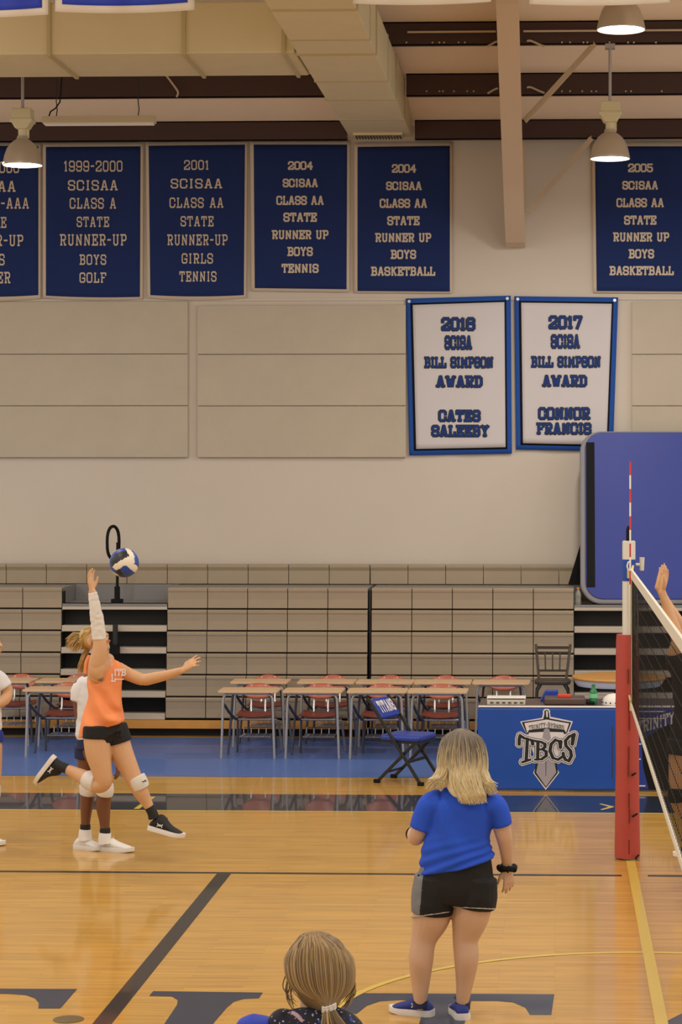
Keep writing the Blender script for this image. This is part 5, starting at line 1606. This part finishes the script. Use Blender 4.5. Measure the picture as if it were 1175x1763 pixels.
# white print on the chest
mb = MB()
def chest(px, py, l): 
    return c(px, py, -R(27)*max(0.0, 1-((px-186)/36.0)**2)**.5*.9 - .012 + (px-186)*.0005 - l)
lettering(mb, 'L', 191, 199, 1167, 14, chest, w=.6)
lettering(mb, 'ITB', 196, 217, 1157.5, 12, chest, w=.62, gap=1.2)
lettering(mb, '--', 198, 214, 1169.5, 10, chest, w=.6, gap=.2)
mb.build('chest_print', M['logo_white'], tank, fix=False)
# shorts
mb = MB()
mb.loft([(c(184, 1232), R(27), R(23), sd), (c(181, 1256), R(33), R(27), sd), (c(180, 1266), R(34), R(28), sd), (c(186, 1281, -.01), R(20), R(27), sd)], 24, capn=2)
mb.loft([(c(168, 1250, -.05), R(25), R(26)), (c(167.5, 1271, -.055), R(25.5), R(26))], 20, capn=1)
mb.loft([(c(195, 1250, .05), R(24), R(26)), (c(203.5, 1279, .05), R(25), R(26))], 20, capn=1)
remeshed(mb, 'shorts', M['shorts_black'], jump, voxel=.0065, smooth=4)
# sleeve
mb = MB()
mb.loft([(c(171, 1101, -.12), R(12.3), R(12.3)), (c(169.5, 1085, -.12), R(12), R(12)), (c(167, 1065, -.12), R(11.5), R(11.5)), (c(163.5, 1043, -.12), R(9.8), R(9.8)), (c(159.5, 1020, -.12), R(7.6), R(7.2))], 20, capn=1)
remeshed(mb, 'arm_sleeve', M['sleeve_white'], jump, voxel=.006, smooth=3, ripple=.004, ripple_scale=25)
# knee pads
mb = MB()
mb.loft([(c(166, 1348, -.05), R(16.5), R(17)), (c(157, 1345, -.03), R(17), R(17.5)), (c(149, 1340.5, -.005), R(15.5), R(16))], 20, capn=1); o = remeshed(mb, 'knee_pad', M['sleeve_white'], jump, voxel=.006, smooth=3)
mb = MB()
mb.loft([(c(234, 1338, .02), R(16.5), R(16.5)), (c(239, 1348, .02), R(16.5), R(17)), (c(243, 1357, .025), R(15.5), R(16))], 20, capn=1); o = remeshed(mb, 'knee_pad', M['sleeve_white'], jump, voxel=.006, smooth=3)
mb = MB()
for a, b in (((245, 1345), (248, 1346.5)), ((248, 1346.5), (250, 1343)), ((250, 1343), (252, 1346))): mb.bar(c(*a, -.055), c(*b, -.053), .006, .006, up=(0, 1, 0))
mb.build('pad_mark', M['black'], o)
# socks and shoes
mb = MB(); mb.loft([(c(116, 1324, .05), R(9), R(9)), (c(106, 1320, .06), R(8.6), R(9)), (c(96, 1315, .07), R(9), R(10))], 16, capn=1); mb.build('sock', M['shoe_black'], jump, smooth=True)
mb = MB(); mb.loft([(c(257, 1389, .04), R(8.8), R(9.5)), (c(262, 1398, .045), R(8.8), R(10)), (c(265, 1408, .05), R(9.5), R(11))], 16, capn=1); mb.build('sock', M['shoe_black'], jump, smooth=True)
shoe(jump, c(90, 1300, .07), c(55, 1346, .07) + Vector((0, .03, 0)), c(110, 1322, .07) - c(78, 1302, .07), M['shoe_black'], M['sole'], mark=M['logo_white'], lace=M['shoe_black'], width=.054, hgt=.15, flip=1)
shoe(jump, c(256, 1428, .06), c(316, 1444, .02), Vector((.16, 0, 1)), M['shoe_black'], M['sole'], mark=M['logo_white'], lace=M['shoe_black'], width=.054, hgt=.15, flip=1)
# hair streaming back, plus a low tail
rnd = random.Random(5)
q, r, f, u = hq
mb = MB(); mb.ell(q(0, -.030, .045), r*.080, f*.088, u*.086, 20, 14); 
mb.f = [fc_ for fc_ in mb.f]
hair = mb.build('hair', M['hair_blond'], jump, smooth=True)
paths = []
for k in range(300):
    a = rnd.uniform(-pi, pi)
    ra = rnd.uniform(.2, 1)
    p0 = q(.076*cos(a)*ra, .045 - .05*ra*abs(sin(a)), .085 + .03*(1-ra))
    p0 = q(rnd.uniform(-.078, .078), rnd.uniform(-.02, .05), 0); 
    lat = rnd.uniform(-1, 1)
    p0 = q(.070*lat, .050 - .02*abs(lat), .070 + .035*(1-lat*lat))
    p1 = q(.080*lat, -.03, .088 + .035*(1-lat*lat) - rnd.uniform(0, .03))
    p2 = q(.074*lat, -.095, .05 - rnd.uniform(0, .07))
    if k % 3:
        ex, ey = rnd.uniform(112, 126), 1098 + rnd.uniform(0, 20)
        if rnd.random() < .5: ex, ey = rnd.uniform(120, 140), 1110 + rnd.uniform(0, 14)
        p3 = c((ex+150)/2 + rnd.uniform(-3, 3), (1088+ey)/2 - 3 + rnd.uniform(-4, 4), .05 + lat*.03)
        p4 = c(ex, ey, .06 + lat*.05)
    else:
        p2 = q(.05*lat, -.09, -.02)
        p3 = c(144 + rnd.uniform(-4, 5), 1128 + rnd.uniform(-4, 6), .06 + lat*.03); p4 = c(138 + rnd.uniform(-5, 5), 1155 + rnd.uniform(-10, 6), .06 + lat*.03)
    paths.append(smooth_path([p0, p1, p2, p3, p4], 10))
strands(hair, 'hair_locks', M['hair_blond'], paths, r=.0042)

# ------------------------------------------------------------------ 3. the player standing behind
Ys = 17.86; ks = Ys/F
c = lambda x, y, dy=0.0: P(x, y, Ys+dy)
R = lambda a: a*ks
g = c(170, 1466); g.z = 0
mb = MB()
mb.loft([(c(163, 1300), R(25), R(21)), (c(162, 1270), R(27), R(23)), (c(160, 1235), R(22), R(19)), (c(160, 1200), R(25), R(20)), (c(164, 1175, .0), R(27), R(18)), (c(168, 1162), R(14), R(12))])
mb.loft([(c(168, 1180), R(11), R(11)), (c(174, 1172, -.03), R(10.5), R(10.5)), (c(178, 1164, -.05), R(10), R(10))])
hq = head(mb, c(182, 1160, -.05), Vector((.9, -.3, -.35)), Vector((.4, -.1, 1)), .96)
mb.loft([(c(150, 1300, .03), R(17), R(18)), (c(148, 1330, .03), R(14.5), R(15)), (c(152, 1352, .02), R(12.5), R(13)), (c(150, 1378, .03), R(12), R(13)), (c(148, 1405, .03), R(9), R(9.5)), (c(147, 1428, .03), R(7.4), R(8)), (c(147, 1440, .03), R(7), R(9))])
mb.loft([(c(176, 1300, -.04), R(17), R(18)), (c(178, 1330, -.06), R(14.5), R(15)), (c(181, 1356, -.07), R(12.5), R(13)), (c(178, 1385, -.05), R(13), R(13.5)), (c(180, 1412, -.05), R(9.5), R(10)), (c(181, 1434, -.05), R(7.4), R(8)), (c(182, 1450, -.05), R(7), R(9))])
mb.loft([(c(140, 1178, .0), R(13), R(12)), (c(137, 1205), R(12), R(12)), (c(142, 1240, -.01), R(10), R(10)), (c(156, 1262, -.06), R(8.5), R(8.5)), (c(176, 1285, -.10), R(6.5), R(6))])
hand(mb, c(177, 1286, -.10), Vector((.6, -.1, -.5)), Vector((.3, .9, .2)), .95, .5, .08, thumb=1)
mb.loft([(c(188, 1180, .0), R(12), R(12)), (c(194, 1215, .02), R(11), R(11)), (c(196, 1250, .02), R(9.5), R(9.5)), (c(200, 1285, .0), R(8), R(8)), (c(203, 1310, -.02), R(6), R(5.5))])
hand(mb, c(203, 1311, -.02), Vector((.08, -.1, -1)), Vector((-1, .2, 0)), .95, .45, .08, thumb=1)
stand = remeshed(mb, 'person', M['skin_dark'], at=g, voxel=.0068, smooth=4)
tag(stand, 'player in white T-shirt and navy shorts standing behind the jumping player', 'person')
face(stand, *hq, s=.96)
mb = MB()
mb.loft([(c(160, 1264), R(31), R(26)), (c(160, 1235), R(28), R(24)), (c(160, 1200), R(29), R(23)), (c(164, 1176), R(30), R(20)), (c(167, 1163), R(17), R(14))], 24)
mb.loft([(c(150, 1178), R(18), R(17)), (c(139, 1190), R(17.5), R(17)), (c(137, 1206), R(16.5), R(16))], 18, capn=1)
mb.loft([(c(178, 1178), R(18), R(17)), (c(190, 1195), R(16), R(17)), (c(194, 1212), R(15), R(16))], 18, capn=1)
remeshed(mb, 'tshirt', M['tee_white'], stand, voxel=.007, smooth=5, ripple=.007, ripple_scale=11)
mb = MB()
mb.loft([(c(162, 1262), R(28), R(25)), (c(162, 1288), R(31), R(27))], 22, capn=1)
mb.loft([(c(150, 1286, .03), R(22), R(23)), (c(149, 1306, .03), R(21), R(22))], 20, capn=1)
mb.loft([(c(176, 1286, -.04), R(21), R(22)), (c(177, 1306, -.05), R(20), R(21))], 20, capn=1)
remeshed(mb, 'shorts', M['navy'], stand, voxel=.007, smooth=4)
for x, y, dy in ((152, 1359, .02), (181, 1360, -.07)):
    mb = MB(); mb.loft([(c(x-1, y-10, dy), R(15), R(15)), (c(x, y, dy-.005), R(15.5), R(16)), (c(x-1, y+9, dy), R(14.5), R(15))], 18, capn=1); o = remeshed(mb, 'knee_pad', M['sleeve_white'], stand, voxel=.007, smooth=3)
for x, y, dy in ((147, 1422, .03), (181, 1428, -.05)):
    mb = MB(); mb.lathe([(R(9), -.035), (R(9.2), -.01), (R(8.6), .014)], c(x, y, dy), 18); mb.build('sock', M['shoe_black'], stand, smooth=True)
    mb = MB(); mb.loft([(c(x, y+6, dy), R(10.5), R(11)), (c(x-.5, y+16, dy), R(11.5), R(12)), (c(x, y+24, dy), R(12), R(13))], 16, capn=1); mb.build('shoe_collar', M['shoe_white'], stand, smooth=True)
def fl2(px, Y): return Vector((P(px, 1460, Y).x, Y, 0))
shoe(stand, fl2(130, Ys+.08), fl2(177, Ys-.04), ZA, M['shoe_white'], M['sole'], width=.05, hgt=.12, lace=M['tape_yellow'])
shoe(stand, fl2(170, Ys), fl2(229, Ys-.10), ZA, M['shoe_white'], M['sole'], width=.05, hgt=.12, lace=M['tape_yellow'])
q, r, f, u = hq
mb = MB(); mb.ell(q(0, -.028, .045), r*.080, f*.086, u*.084, 20, 14); hair = mb.build('hair', M['hair_black'], stand, smooth=True)
rnd = random.Random(9)
mb = MB(); mb.ball(q(0, -.125, .06), .045, 16, 10); mb.build('hair_bun', M['hair_black'], hair, smooth=True)

# ------------------------------------------------------------------ 4. the player cut by the left edge
Yl = 18.05; kl = Yl/F
c = lambda x, y, dy=0.0: P(x, y, Yl+dy)
R = lambda a: a*kl
g = c(-25, 1458); g.z = 0
mb = MB()
mb.loft([(c(-28, 1290), R(28), R(22)), (c(-28, 1255), R(29), R(23)), (c(-27, 1220), R(25), R(20)), (c(-27, 1185), R(27), R(21)), (c(-26, 1160), R(26), R(17)), (c(-25, 1148), R(14), R(12))])
mb.loft([(c(-25, 1152), R(11), R(11)), (c(-23, 1132, -.01), R(10.5), R(10.5)), (c(-22, 1124, -.01), R(10), R(10))])
hq = head(mb, c(-20, 1112, -.01), Vector((.95, -.2, .1)), ZA, 1.0)
mb.loft([(c(-10, 1162), R(13), R(13)), (c(4, 1176, .02), R(12), R(12)), (c(13, 1190, .03), R(10), R(10)), (c(8, 1205, -.02), R(9.5), R(9.5)), (c(-8, 1214, -.08), R(8), R(8)), (c(-22, 1220, -.14), R(6), R(5.5))])
hand(mb, c(-23, 1220, -.145), Vector((-.8, -.4, 0)), Vector((0, .5, .8)), .95, .4, .1, thumb=1)
mb.loft([(c(-46, 1165), R(13), R(13)), (c(-54, 1195), R(11.5), R(11.5)), (c(-50, 1222, -.05), R(9.5), R(9.5)), (c(-34, 1222, -.16), R(6.5), R(6))])
hand(mb, c(-33, 1222, -.165), Vector((.8, -.4, 0)), Vector((0, .5, .8)), .95, .4, .1, thumb=-1)
mb.loft([(c(-40, 1290), R(19), R(20)), (c(-42, 1330), R(16), R(17)), (c(-42, 1362), R(13), R(14)), (c(-43, 1392, .02), R(12.5), R(14)), (c(-44, 1425), R(8), R(9)), (c(-44, 1448), R(7), R(9))])
mb.loft([(c(-15, 1285), R(19), R(20)), (c(-13, 1325), R(16), R(17)), (c(-13, 1360), R(13), R(14)), (c(-15, 1390, .02), R(12.5), R(14)), (c(-18, 1425), R(8), R(9)), (c(-20, 1448), R(7), R(9))])
lefty = remeshed(mb, 'person', M['skin_tan'], at=g, voxel=.0075, smooth=4)
tag(lefty, 'player in white shirt and blue shorts mostly cut off by the left edge', 'person')
face(lefty, *hq)
mb = MB()
mb.loft([(c(-28, 1252), R(32), R(27)), (c(-27, 1220), R(29.5), R(25)), (c(-27, 1185), R(31), R(25)), (c(-26, 1162), R(30), R(20)), (c(-25, 1150), R(17), R(14))], 24)
mb.loft([(c(-16, 1165), R(17), R(17)), (c(-2, 1172, .01), R(17), R(17)), (c(7, 1184, .02), R(15.5), R(15.5))], 18, capn=1)
mb.loft([(c(-40, 1166), R(16), R(17)), (c(-50, 1182), R(16), R(17)), (c(-53, 1198), R(15), R(15.5))], 18, capn=1)
remeshed(mb, 'tshirt', M['tee_white'], lefty, voxel=.0075, smooth=5, ripple=.007, ripple_scale=11)
mb = MB()
mb.loft([(c(-28, 1248), R(30), R(26)), (c(-28, 1270), R(33), R(27))], 22, capn=1)
mb.loft([(c(-41, 1268), R(21), R(23)), (c(-42, 1282), R(20.5), R(22))], 20, capn=1)
mb.loft([(c(-15, 1262), R(21), R(23)), (c(-14, 1278), R(20.5), R(22))], 20, capn=1)
remeshed(mb, 'shorts', M['blue_shorts'], lefty, voxel=.0075, smooth=4)
for x in (-43, -14):
    mb = MB(); mb.loft([(c(x, 1352), R(15), R(15)), (c(x, 1362), R(15.5), R(16)), (c(x, 1372), R(14.5), R(15))], 18, capn=1); mb.build('knee_pad', M['sleeve_white'], lefty, smooth=True)
shoe(lefty, fl2(-64, Yl), fl2(-8, Yl-.1), ZA, M['shoe_white'], M['sole'], width=.05, hgt=.12)
shoe(lefty, fl2(-50, Yl+.02), fl2(8, Yl+.0), ZA, M['shoe_white'], M['sole'], width=.05, hgt=.12)
q, r, f, u = hq
mb = MB(); mb.ell(q(0, -.028, .045), r*.080, f*.086, u*.084, 20, 14); hair = mb.build('hair', M['hair_brown'], lefty, smooth=True)
mb = MB(); mb.loft([(q(0, -.11, .06), .03, .03), (q(0, -.16, .0), .028, .028), (q(0, -.15, -.10), .015, .015)], 12); mb.build('ponytail', M['hair_brown'], hair, smooth=True)

# ------------------------------------------------------------------ 5. the blocker behind the net at the right edge
Yb = 16.3; kb = Yb/F
c = lambda x, y, dy=0.0: P(x - (10 if y > 1125 else 0) + (22 if y > 1400 else 0), y, Yb+dy)
R = lambda a: a*kb
g = c(1200, 1470)
mb = MB()
mb.loft([(c(1200, 1290), R(30), R(24)), (c(1201, 1255), R(30), R(24)), (c(1201, 1215), R(25), R(21)), (c(1200, 1178), R(28), R(22)), (c(1198, 1150), R(28), R(18)), (c(1198, 1138), R(15), R(13))])
mb.loft([(c(1198, 1142), R(12), R(12)), (c(1197, 1120), R(11), R(11)), (c(1197, 1108), R(11), R(11))])
hq = head(mb, c(1196, 1098), Vector((-.93, -.1, .2)), ZA, 1.0)
# both arms up, hands over the tape
mb.loft([(c(1180, 1152, -.10), R(14), R(14)), (c(1172, 1130, -.14), R(13), R(13)), (c(1168, 1104, -.15), R(11.5), R(11.5)), (c(1162, 1082, -.15), R(11), R(11)), (c(1151, 1050, -.14), R(9), R(9)), (c(1141, 1019, -.14), R(6.4), R(6.4))])
hand(mb, c(1140.5, 1017, -.14), c(1149, 974, -.12) - c(1140.5, 1017, -.14), Vector((-.8, -.55, 0)), 1.05, .18, .06, thumb=1, thumb_out=.15)
mb.loft([(c(1212, 1152, .10), R(14), R(14)), (c(1196, 1132, .06), R(13), R(13)), (c(1182, 1104, .03), R(11), R(11)), (c(1168, 1070, .02), R(10), R(10)), (c(1150, 1040, .02), R(8), R(8)), (c(1135, 1010, .02), R(6.2), R(6.2))])
hand(mb, c(1134, 1008, .02), c(1146, 970, .04) - c(1134, 1008, .02), Vector((-.8, -.55, 0)), 1.0, .15, .06, thumb=1, thumb_out=.15)
mb.loft([(c(1184, 1290, -.06), R(22), R(22)), (c(1181, 1320, -.06), R(19), R(19)), (c(1178, 1355, -.06), R(15), R(15)), (c(1182, 1390, -.02), R(13), R(13.5)), (c(1190, 1425, .0), R(9), R(9.5)), (c(1194, 1447, .0), R(7.4), R(9))])
mb.loft([(c(1216, 1290, .06), R(22), R(22)), (c(1215, 1320, .05), R(19), R(19)), (c(1213, 1355, .04), R(15), R(15)), (c(1218, 1390, .06), R(13), R(13.5)), (c(1225, 1425, .08), R(9), R(9.5)), (c(1228, 1447, .08), R(7.4), R(9))])
block = remeshed(mb, 'person', M['skin_tan'], at=g, voxel=.0062, smooth=4)
tag(block, 'blocker in black behind the net with both hands raised at the right edge', 'person')
face(block, *hq)
mb = MB()
mb.loft([(c(1200, 1268), R(35), R(29)), (c(1201, 1240), R(32), R(26)), (c(1201, 1212), R(30), R(25)), (c(1200, 1178), R(33), R(25)), (c(1198, 1152), R(31), R(20)), (c(1198, 1141), R(17), R(14))], 24)
mb.loft([(c(1185, 1160, -.08), R(18), R(18)), (c(1175, 1142, -.13), R(17), R(17)), (c(1171, 1126, -.145), R(15.5), R(15.5))], 18, capn=1)
mb.loft([(c(1208, 1160, .08), R(18), R(18)), (c(1200, 1142, .07), R(17), R(17)), (c(1193, 1126, .05), R(15), R(15))], 18, capn=1)
remeshed(mb, 'jersey', M['shorts_black'], block, voxel=.007, smooth=4, ripple=.006, ripple_scale=11)
mb = MB()
mb.loft([(c(1200, 1250), R(34), R(28)), (c(1200, 1284), R(38), R(31)), (c(1200, 1298), R(30), R(27))], 22, capn=1)
mb.loft([(c(1185, 1276, -.05), R(27), R(28)), (c(1182, 1300, -.06), R(26), R(26))], 20, capn=1)
mb.loft([(c(1216, 1282, .06), R(26), R(26)), (c(1216, 1298, .055), R(25), R(25))], 20, capn=1)
remeshed(mb, 'shorts', M['shorts_black'], block, voxel=.007, smooth=4)
for x, y, dy in ((1178, 1368, -.06), (1213, 1368, .04)):
    mb = MB(); mb.loft([(c(x, y-11, dy), R(17), R(17)), (c(x, y, dy), R(17.5), R(18)), (c(x+1, y+12, dy), R(16), R(17))], 18, capn=1); mb.build('knee_pad', M['black'], block, smooth=True)
shoe(block, c(1208, 1466, .0), c(1150, 1476, -.06), ZA, M['shoe_black'], M['sole'], width=.048, hgt=.12)
shoe(block, c(1240, 1464, .08), c(1182, 1474, .06), ZA, M['shoe_black'], M['sole'], width=.048, hgt=.12)
q, r, f, u = hq
mb = MB(); mb.ell(q(0, -.028, .045), r*.080, f*.086, u*.084, 20, 14); hair = mb.build('hair', M['hair_brown'], block, smooth=True)
mb = MB(); mb.loft([(q(0, -.11, .07), .03, .03), (q(0, -.16, .02), .028, .028), (q(0, -.16, -.08), .012, .012)], 12); mb.build('ponytail', M['hair_brown'], hair, smooth=True)

# ------------------------------------------------------------------ 6. the girl in front with a low ponytail
Yg = 6.7; kg = Yg/F
c = lambda x, y, dy=0.0: P(x, y, Yg+dy)
R = lambda a: a*kg
g = c(545, 1700); g.z = 0
mb = MB()
mb.loft([(Vector((g.x, Yg, .86)), .165, .12), (Vector((g.x, Yg, 1.05)), .135, .10), (Vector((g.x, Yg, 1.22)), .155, .11), (c(538, 1806, .0), R(88), R(60)), (c(538, 1784, .01), R(60), R(46)), (c(540, 1764, .02), R(36), R(34))])
mb.loft([(c(541, 1765, .02), R(31), R(31)), (c(545, 1738, .045), R(29), R(29)), (c(548, 1700, .06), R(30), R(30))])
hq = head(mb, c(551, 1676, .06), Vector((-.25, 1, -.12)), Vector((-.03, .1, 1)), .85)
for s in (-1, 1):
    sx0 = 438 if s < 0 else 640
    sy0 = 1800 if s < 0 else 1812
    mb.loft([(c(sx0, sy0), R(30), R(30)), (Vector((c(sx0, 1790).x + s*.035, Yg, 1.18)), .043, .043), (Vector((c(sx0, 1790).x + s*.05, Yg+.02, 1.04)), .036, .036), (Vector((c(sx0, 1790).x + s*.03, Yg+.12, .92)), .03, .03), (Vector((c(sx0, 1790).x, Yg+.2, .86)), .023, .021)])
    hand(mb, Vector((c(sx0, 1790).x, Yg+.205, .858)), Vector((-s*.2, .7, -.4)), Vector((-s, 0, -.2)), .9, .4, .1, thumb=-s)
    mb.loft([(Vector((g.x+s*.085, Yg, .86)), .088, .09), (Vector((g.x+s*.09, Yg, .66)), .074, .078), (Vector((g.x+s*.09, Yg+.01, .46)), .055, .057), (Vector((g.x+s*.09, Yg-.01, .33)), .052, .056), (Vector((g.x+s*.09, Yg, .12)), .034, .038), (Vector((g.x+s*.09, Yg, .05)), .035, .045)])
girl = remeshed(mb, 'person', M['skin'], at=g, voxel=.0055, smooth=5)
tag(girl, 'girl with a low ponytail in front, head and shoulder above the lower edge', 'person')
face(girl, *hq, s=.85)
# flowered blouse
bm_ = bpy.data.materials.new('flowered_navy'); bm_.use_nodes = True
nt = bm_.node_tree; b_ = nt.nodes['Principled BSDF']; b_.inputs['Roughness'].default_value = .75
tc = nt.nodes.new('ShaderNodeTexCoord')
col_prev = None
base_c = rgb(24, 24, 46)
def speck(scale, thr, col, prev, seed):
    mp = nt.nodes.new('ShaderNodeMapping'); mp.inputs['Location'].default_value = (seed, seed*1.7, seed*.3)
    nt.links.new(tc.outputs['Object'], mp.inputs['Vector'])
    v = nt.nodes.new('ShaderNodeTexVoronoi'); v.inputs['Scale'].default_value = scale
    nt.links.new(mp.outputs[0], v.inputs['Vector'])
    n_ = nt.nodes.new('ShaderNodeTexNoise'); n_.inputs['Scale'].default_value = scale*1.7
    nt.links.new(mp.outputs[0], n_.inputs['Vector'])
    a_ = nt.nodes.new('ShaderNodeMath'); a_.operation = 'MULTIPLY_ADD'; a_.inputs[1].default_value = .5
    nt.links.new(n_.outputs['Fac'], a_.inputs[0]); nt.links.new(v.outputs['Distance'], a_.inputs[2])
    l_ = nt.nodes.new('ShaderNodeMath'); l_.operation = 'LESS_THAN'; l_.inputs[1].default_value = thr
    nt.links.new(a_.outputs[0], l_.inputs[0])
    mx = nt.nodes.new('ShaderNodeMix'); mx.data_type = 'RGBA'
    nt.links.new(l_.outputs[0], mx.inputs[0])
    if prev is None: mx.inputs[6].default_value = base_c
    else: nt.links.new(prev, mx.inputs[6])
    mx.inputs[7].default_value = rgb(*col)
    return mx.outputs[2]
o1 = speck(38, .44, (40, 76, 176), None, 0.0)
o2 = speck(62, .42, (150, 180, 214), o1, 3.1)
o3 = speck(55, .38, (206, 168, 110), o2, 7.7)
nt.links.new(o3, b_.inputs['Base Color'])
mb = MB()
mb.loft([(Vector((g.x, Yg, .80)), .19, .14), (Vector((g.x, Yg, 1.05)), .16, .12), (Vector((g.x, Yg, 1.22)), .175, .125), (c(528, 1808), R(104), R(70)), (c(506, 1782), R(72), R(50)), (c(482, 1760), R(28), R(30))], 26)
blouse = remeshed(mb, 'blouse', bm_, girl, voxel=.006, smooth=5, ripple=.006, ripple_scale=14)
for nodes in ([(c(466, 1776), R(26), R(26)), (c(430, 1788), R(36), R(34)), (Vector((c(438, 1790).x - .03, Yg, 1.17)), .058, .058), (Vector((c(438, 1790).x - .05, Yg, 1.08)), .055, .055)],
              [(c(606, 1806), R(26), R(26)), (c(636, 1818), R(34), R(34)), (Vector((c(640, 1790).x + .03, Yg, 1.16)), .058, .058), (Vector((c(640, 1790).x + .05, Yg, 1.08)), .055, .055)]):
    mb = MB(); mb.loft(nodes, 20, capn=2)
    o = remeshed(mb, 'sleeve', M['bright_blue'], blouse, voxel=.006, smooth=4, ripple=.006, ripple_scale=18); o['label'] = 'bright blue blouse sleeve'
mb = MB(); mb.tube(smooth_path([c(504, 1744, -.02), c(514, 1750, -.045), c(525, 1766, -.06), c(532, 1787, -.085)], 8), .0065, 8); o = mb.build('strap', M['lip'], girl, smooth=True)
m_ = mat('lilac_strap', (196, 168, 190), .6); o.data.materials[0] = m_
mb = MB()
mb.loft([(Vector((g.x, Yg, .90)), .175, .13), (Vector((g.x, Yg, .80)), .185, .135)], 24, capn=1)
for s in (-1, 1): mb.loft([(Vector((g.x+s*.09, Yg, .82)), .098, .10), (Vector((g.x+s*.092, Yg, .50)), .09, .09)], 20, capn=1)
remeshed(mb, 'shorts', M['navy'], girl, voxel=.008, smooth=4)
for s in (-1, 1): shoe(girl, Vector((g.x+s*.09, Yg-.07, 0)), Vector((g.x+s*.11, Yg+.16, 0)), ZA, M['shoe_white'], M['sole'], width=.043, lace=M['white'])
# hair shell pulled into a low tail
mb = MB()
hs = [(c(546, 1616, .05), R(25), R(26)), (c(549, 1631, .047), R(43), R(42)), (c(551, 1655, .038), R(52), R(49)), (c(553, 1682, .02), R(51), R(46)), (c(556, 1705, .01), R(44), R(40)), (c(562, 1722, -.02), R(28), R(26)), (c(567, 1734, -.05), R(13), R(13))]
mb.loft(hs, 30, capk=.4)
hair = remeshed(mb, 'hair', M['hair_ash'], girl, voxel=.006, smooth=6)
rnd = random.Random(21)
paths = []
tie = c(567, 1735, -.06)
crown = c(543, 1604, .045)
for k in range(1300):
    a = rnd.uniform(-pi*1.1, pi*.1)
    ca, sa = cos(a), sin(a)
    r0 = rnd.uniform(0, .75)
    fl_ = rnd.uniform(.99, 1.05)
    p0 = crown + Vector((R(34)*ca*r0, R(30)*sa*r0, -.02*r0*r0))
    p1 = c(548 + 49*ca*fl_, 1629 + 8*abs(ca), .05 + R(47)*sa*fl_)
    p2 = c(551 + 58*ca*fl_, 1668, .03 + R(53)*sa*fl_)
    p3 = c(555 + 50*ca*fl_, 1702, .012 + R(44)*sa*fl_)
    p4 = c(563 + 22*ca, 1724, -.03 + R(20)*sa)
    p5 = tie + Vector((R(7)*ca, R(7)*sa, 0))
    paths.append(smooth_path([p0, p1, p2, p3, p4, p5], 14))
for k in range(26):     # loose wisps at the nape and cheeks
    s = rnd.choice((-1, 1))
    x = 551 + s*rnd.uniform(48, 58); y = rnd.uniform(1670, 1700)
    paths.append(smooth_path([c(x, y, .03), c(x + s*rnd.uniform(0, 6), y+25, .02), c(x - s*rnd.uniform(4, 18), y+48, .0)], 8))
strands(hair, 'hair_locks', M['hair_ash'], paths, r=.0021)
paths = []
for k in range(160):
    a = rnd.uniform(0, 2*pi); rr_ = sqrt(rnd.random())
    d_ = Vector((cos(a), sin(a)*.7, 0))*rr_
    paths.append(smooth_path([tie + d_*R(7) + Vector((0, 0, .004)), c(570, 1750, -.075) + d_*R(14), c(578, 1775, -.085) + d_*R(24), c(588, 1815 + rnd.uniform(-10, 25), -.08) + d_*R(20)], 9))
strands(hair, 'ponytail', M['hair_ash'], paths, r=.0032)
mb = MB()
for j in range(3):
    z_ = -.006 + .006*j
    mb.tube([tie + Vector((R(10.5)*cos(2*pi*k/40), R(10)*sin(2*pi*k/40), z_ + R(3)*cos(2*pi*k/40) + .001*sin(k*2.0))) for k in range(40)], [.0034*(1+.35*sin(k*1.57+j)) for k in range(40)], 8, closed=True)
mb.build('hair_tie', M['pearl'], hair, smooth=True)
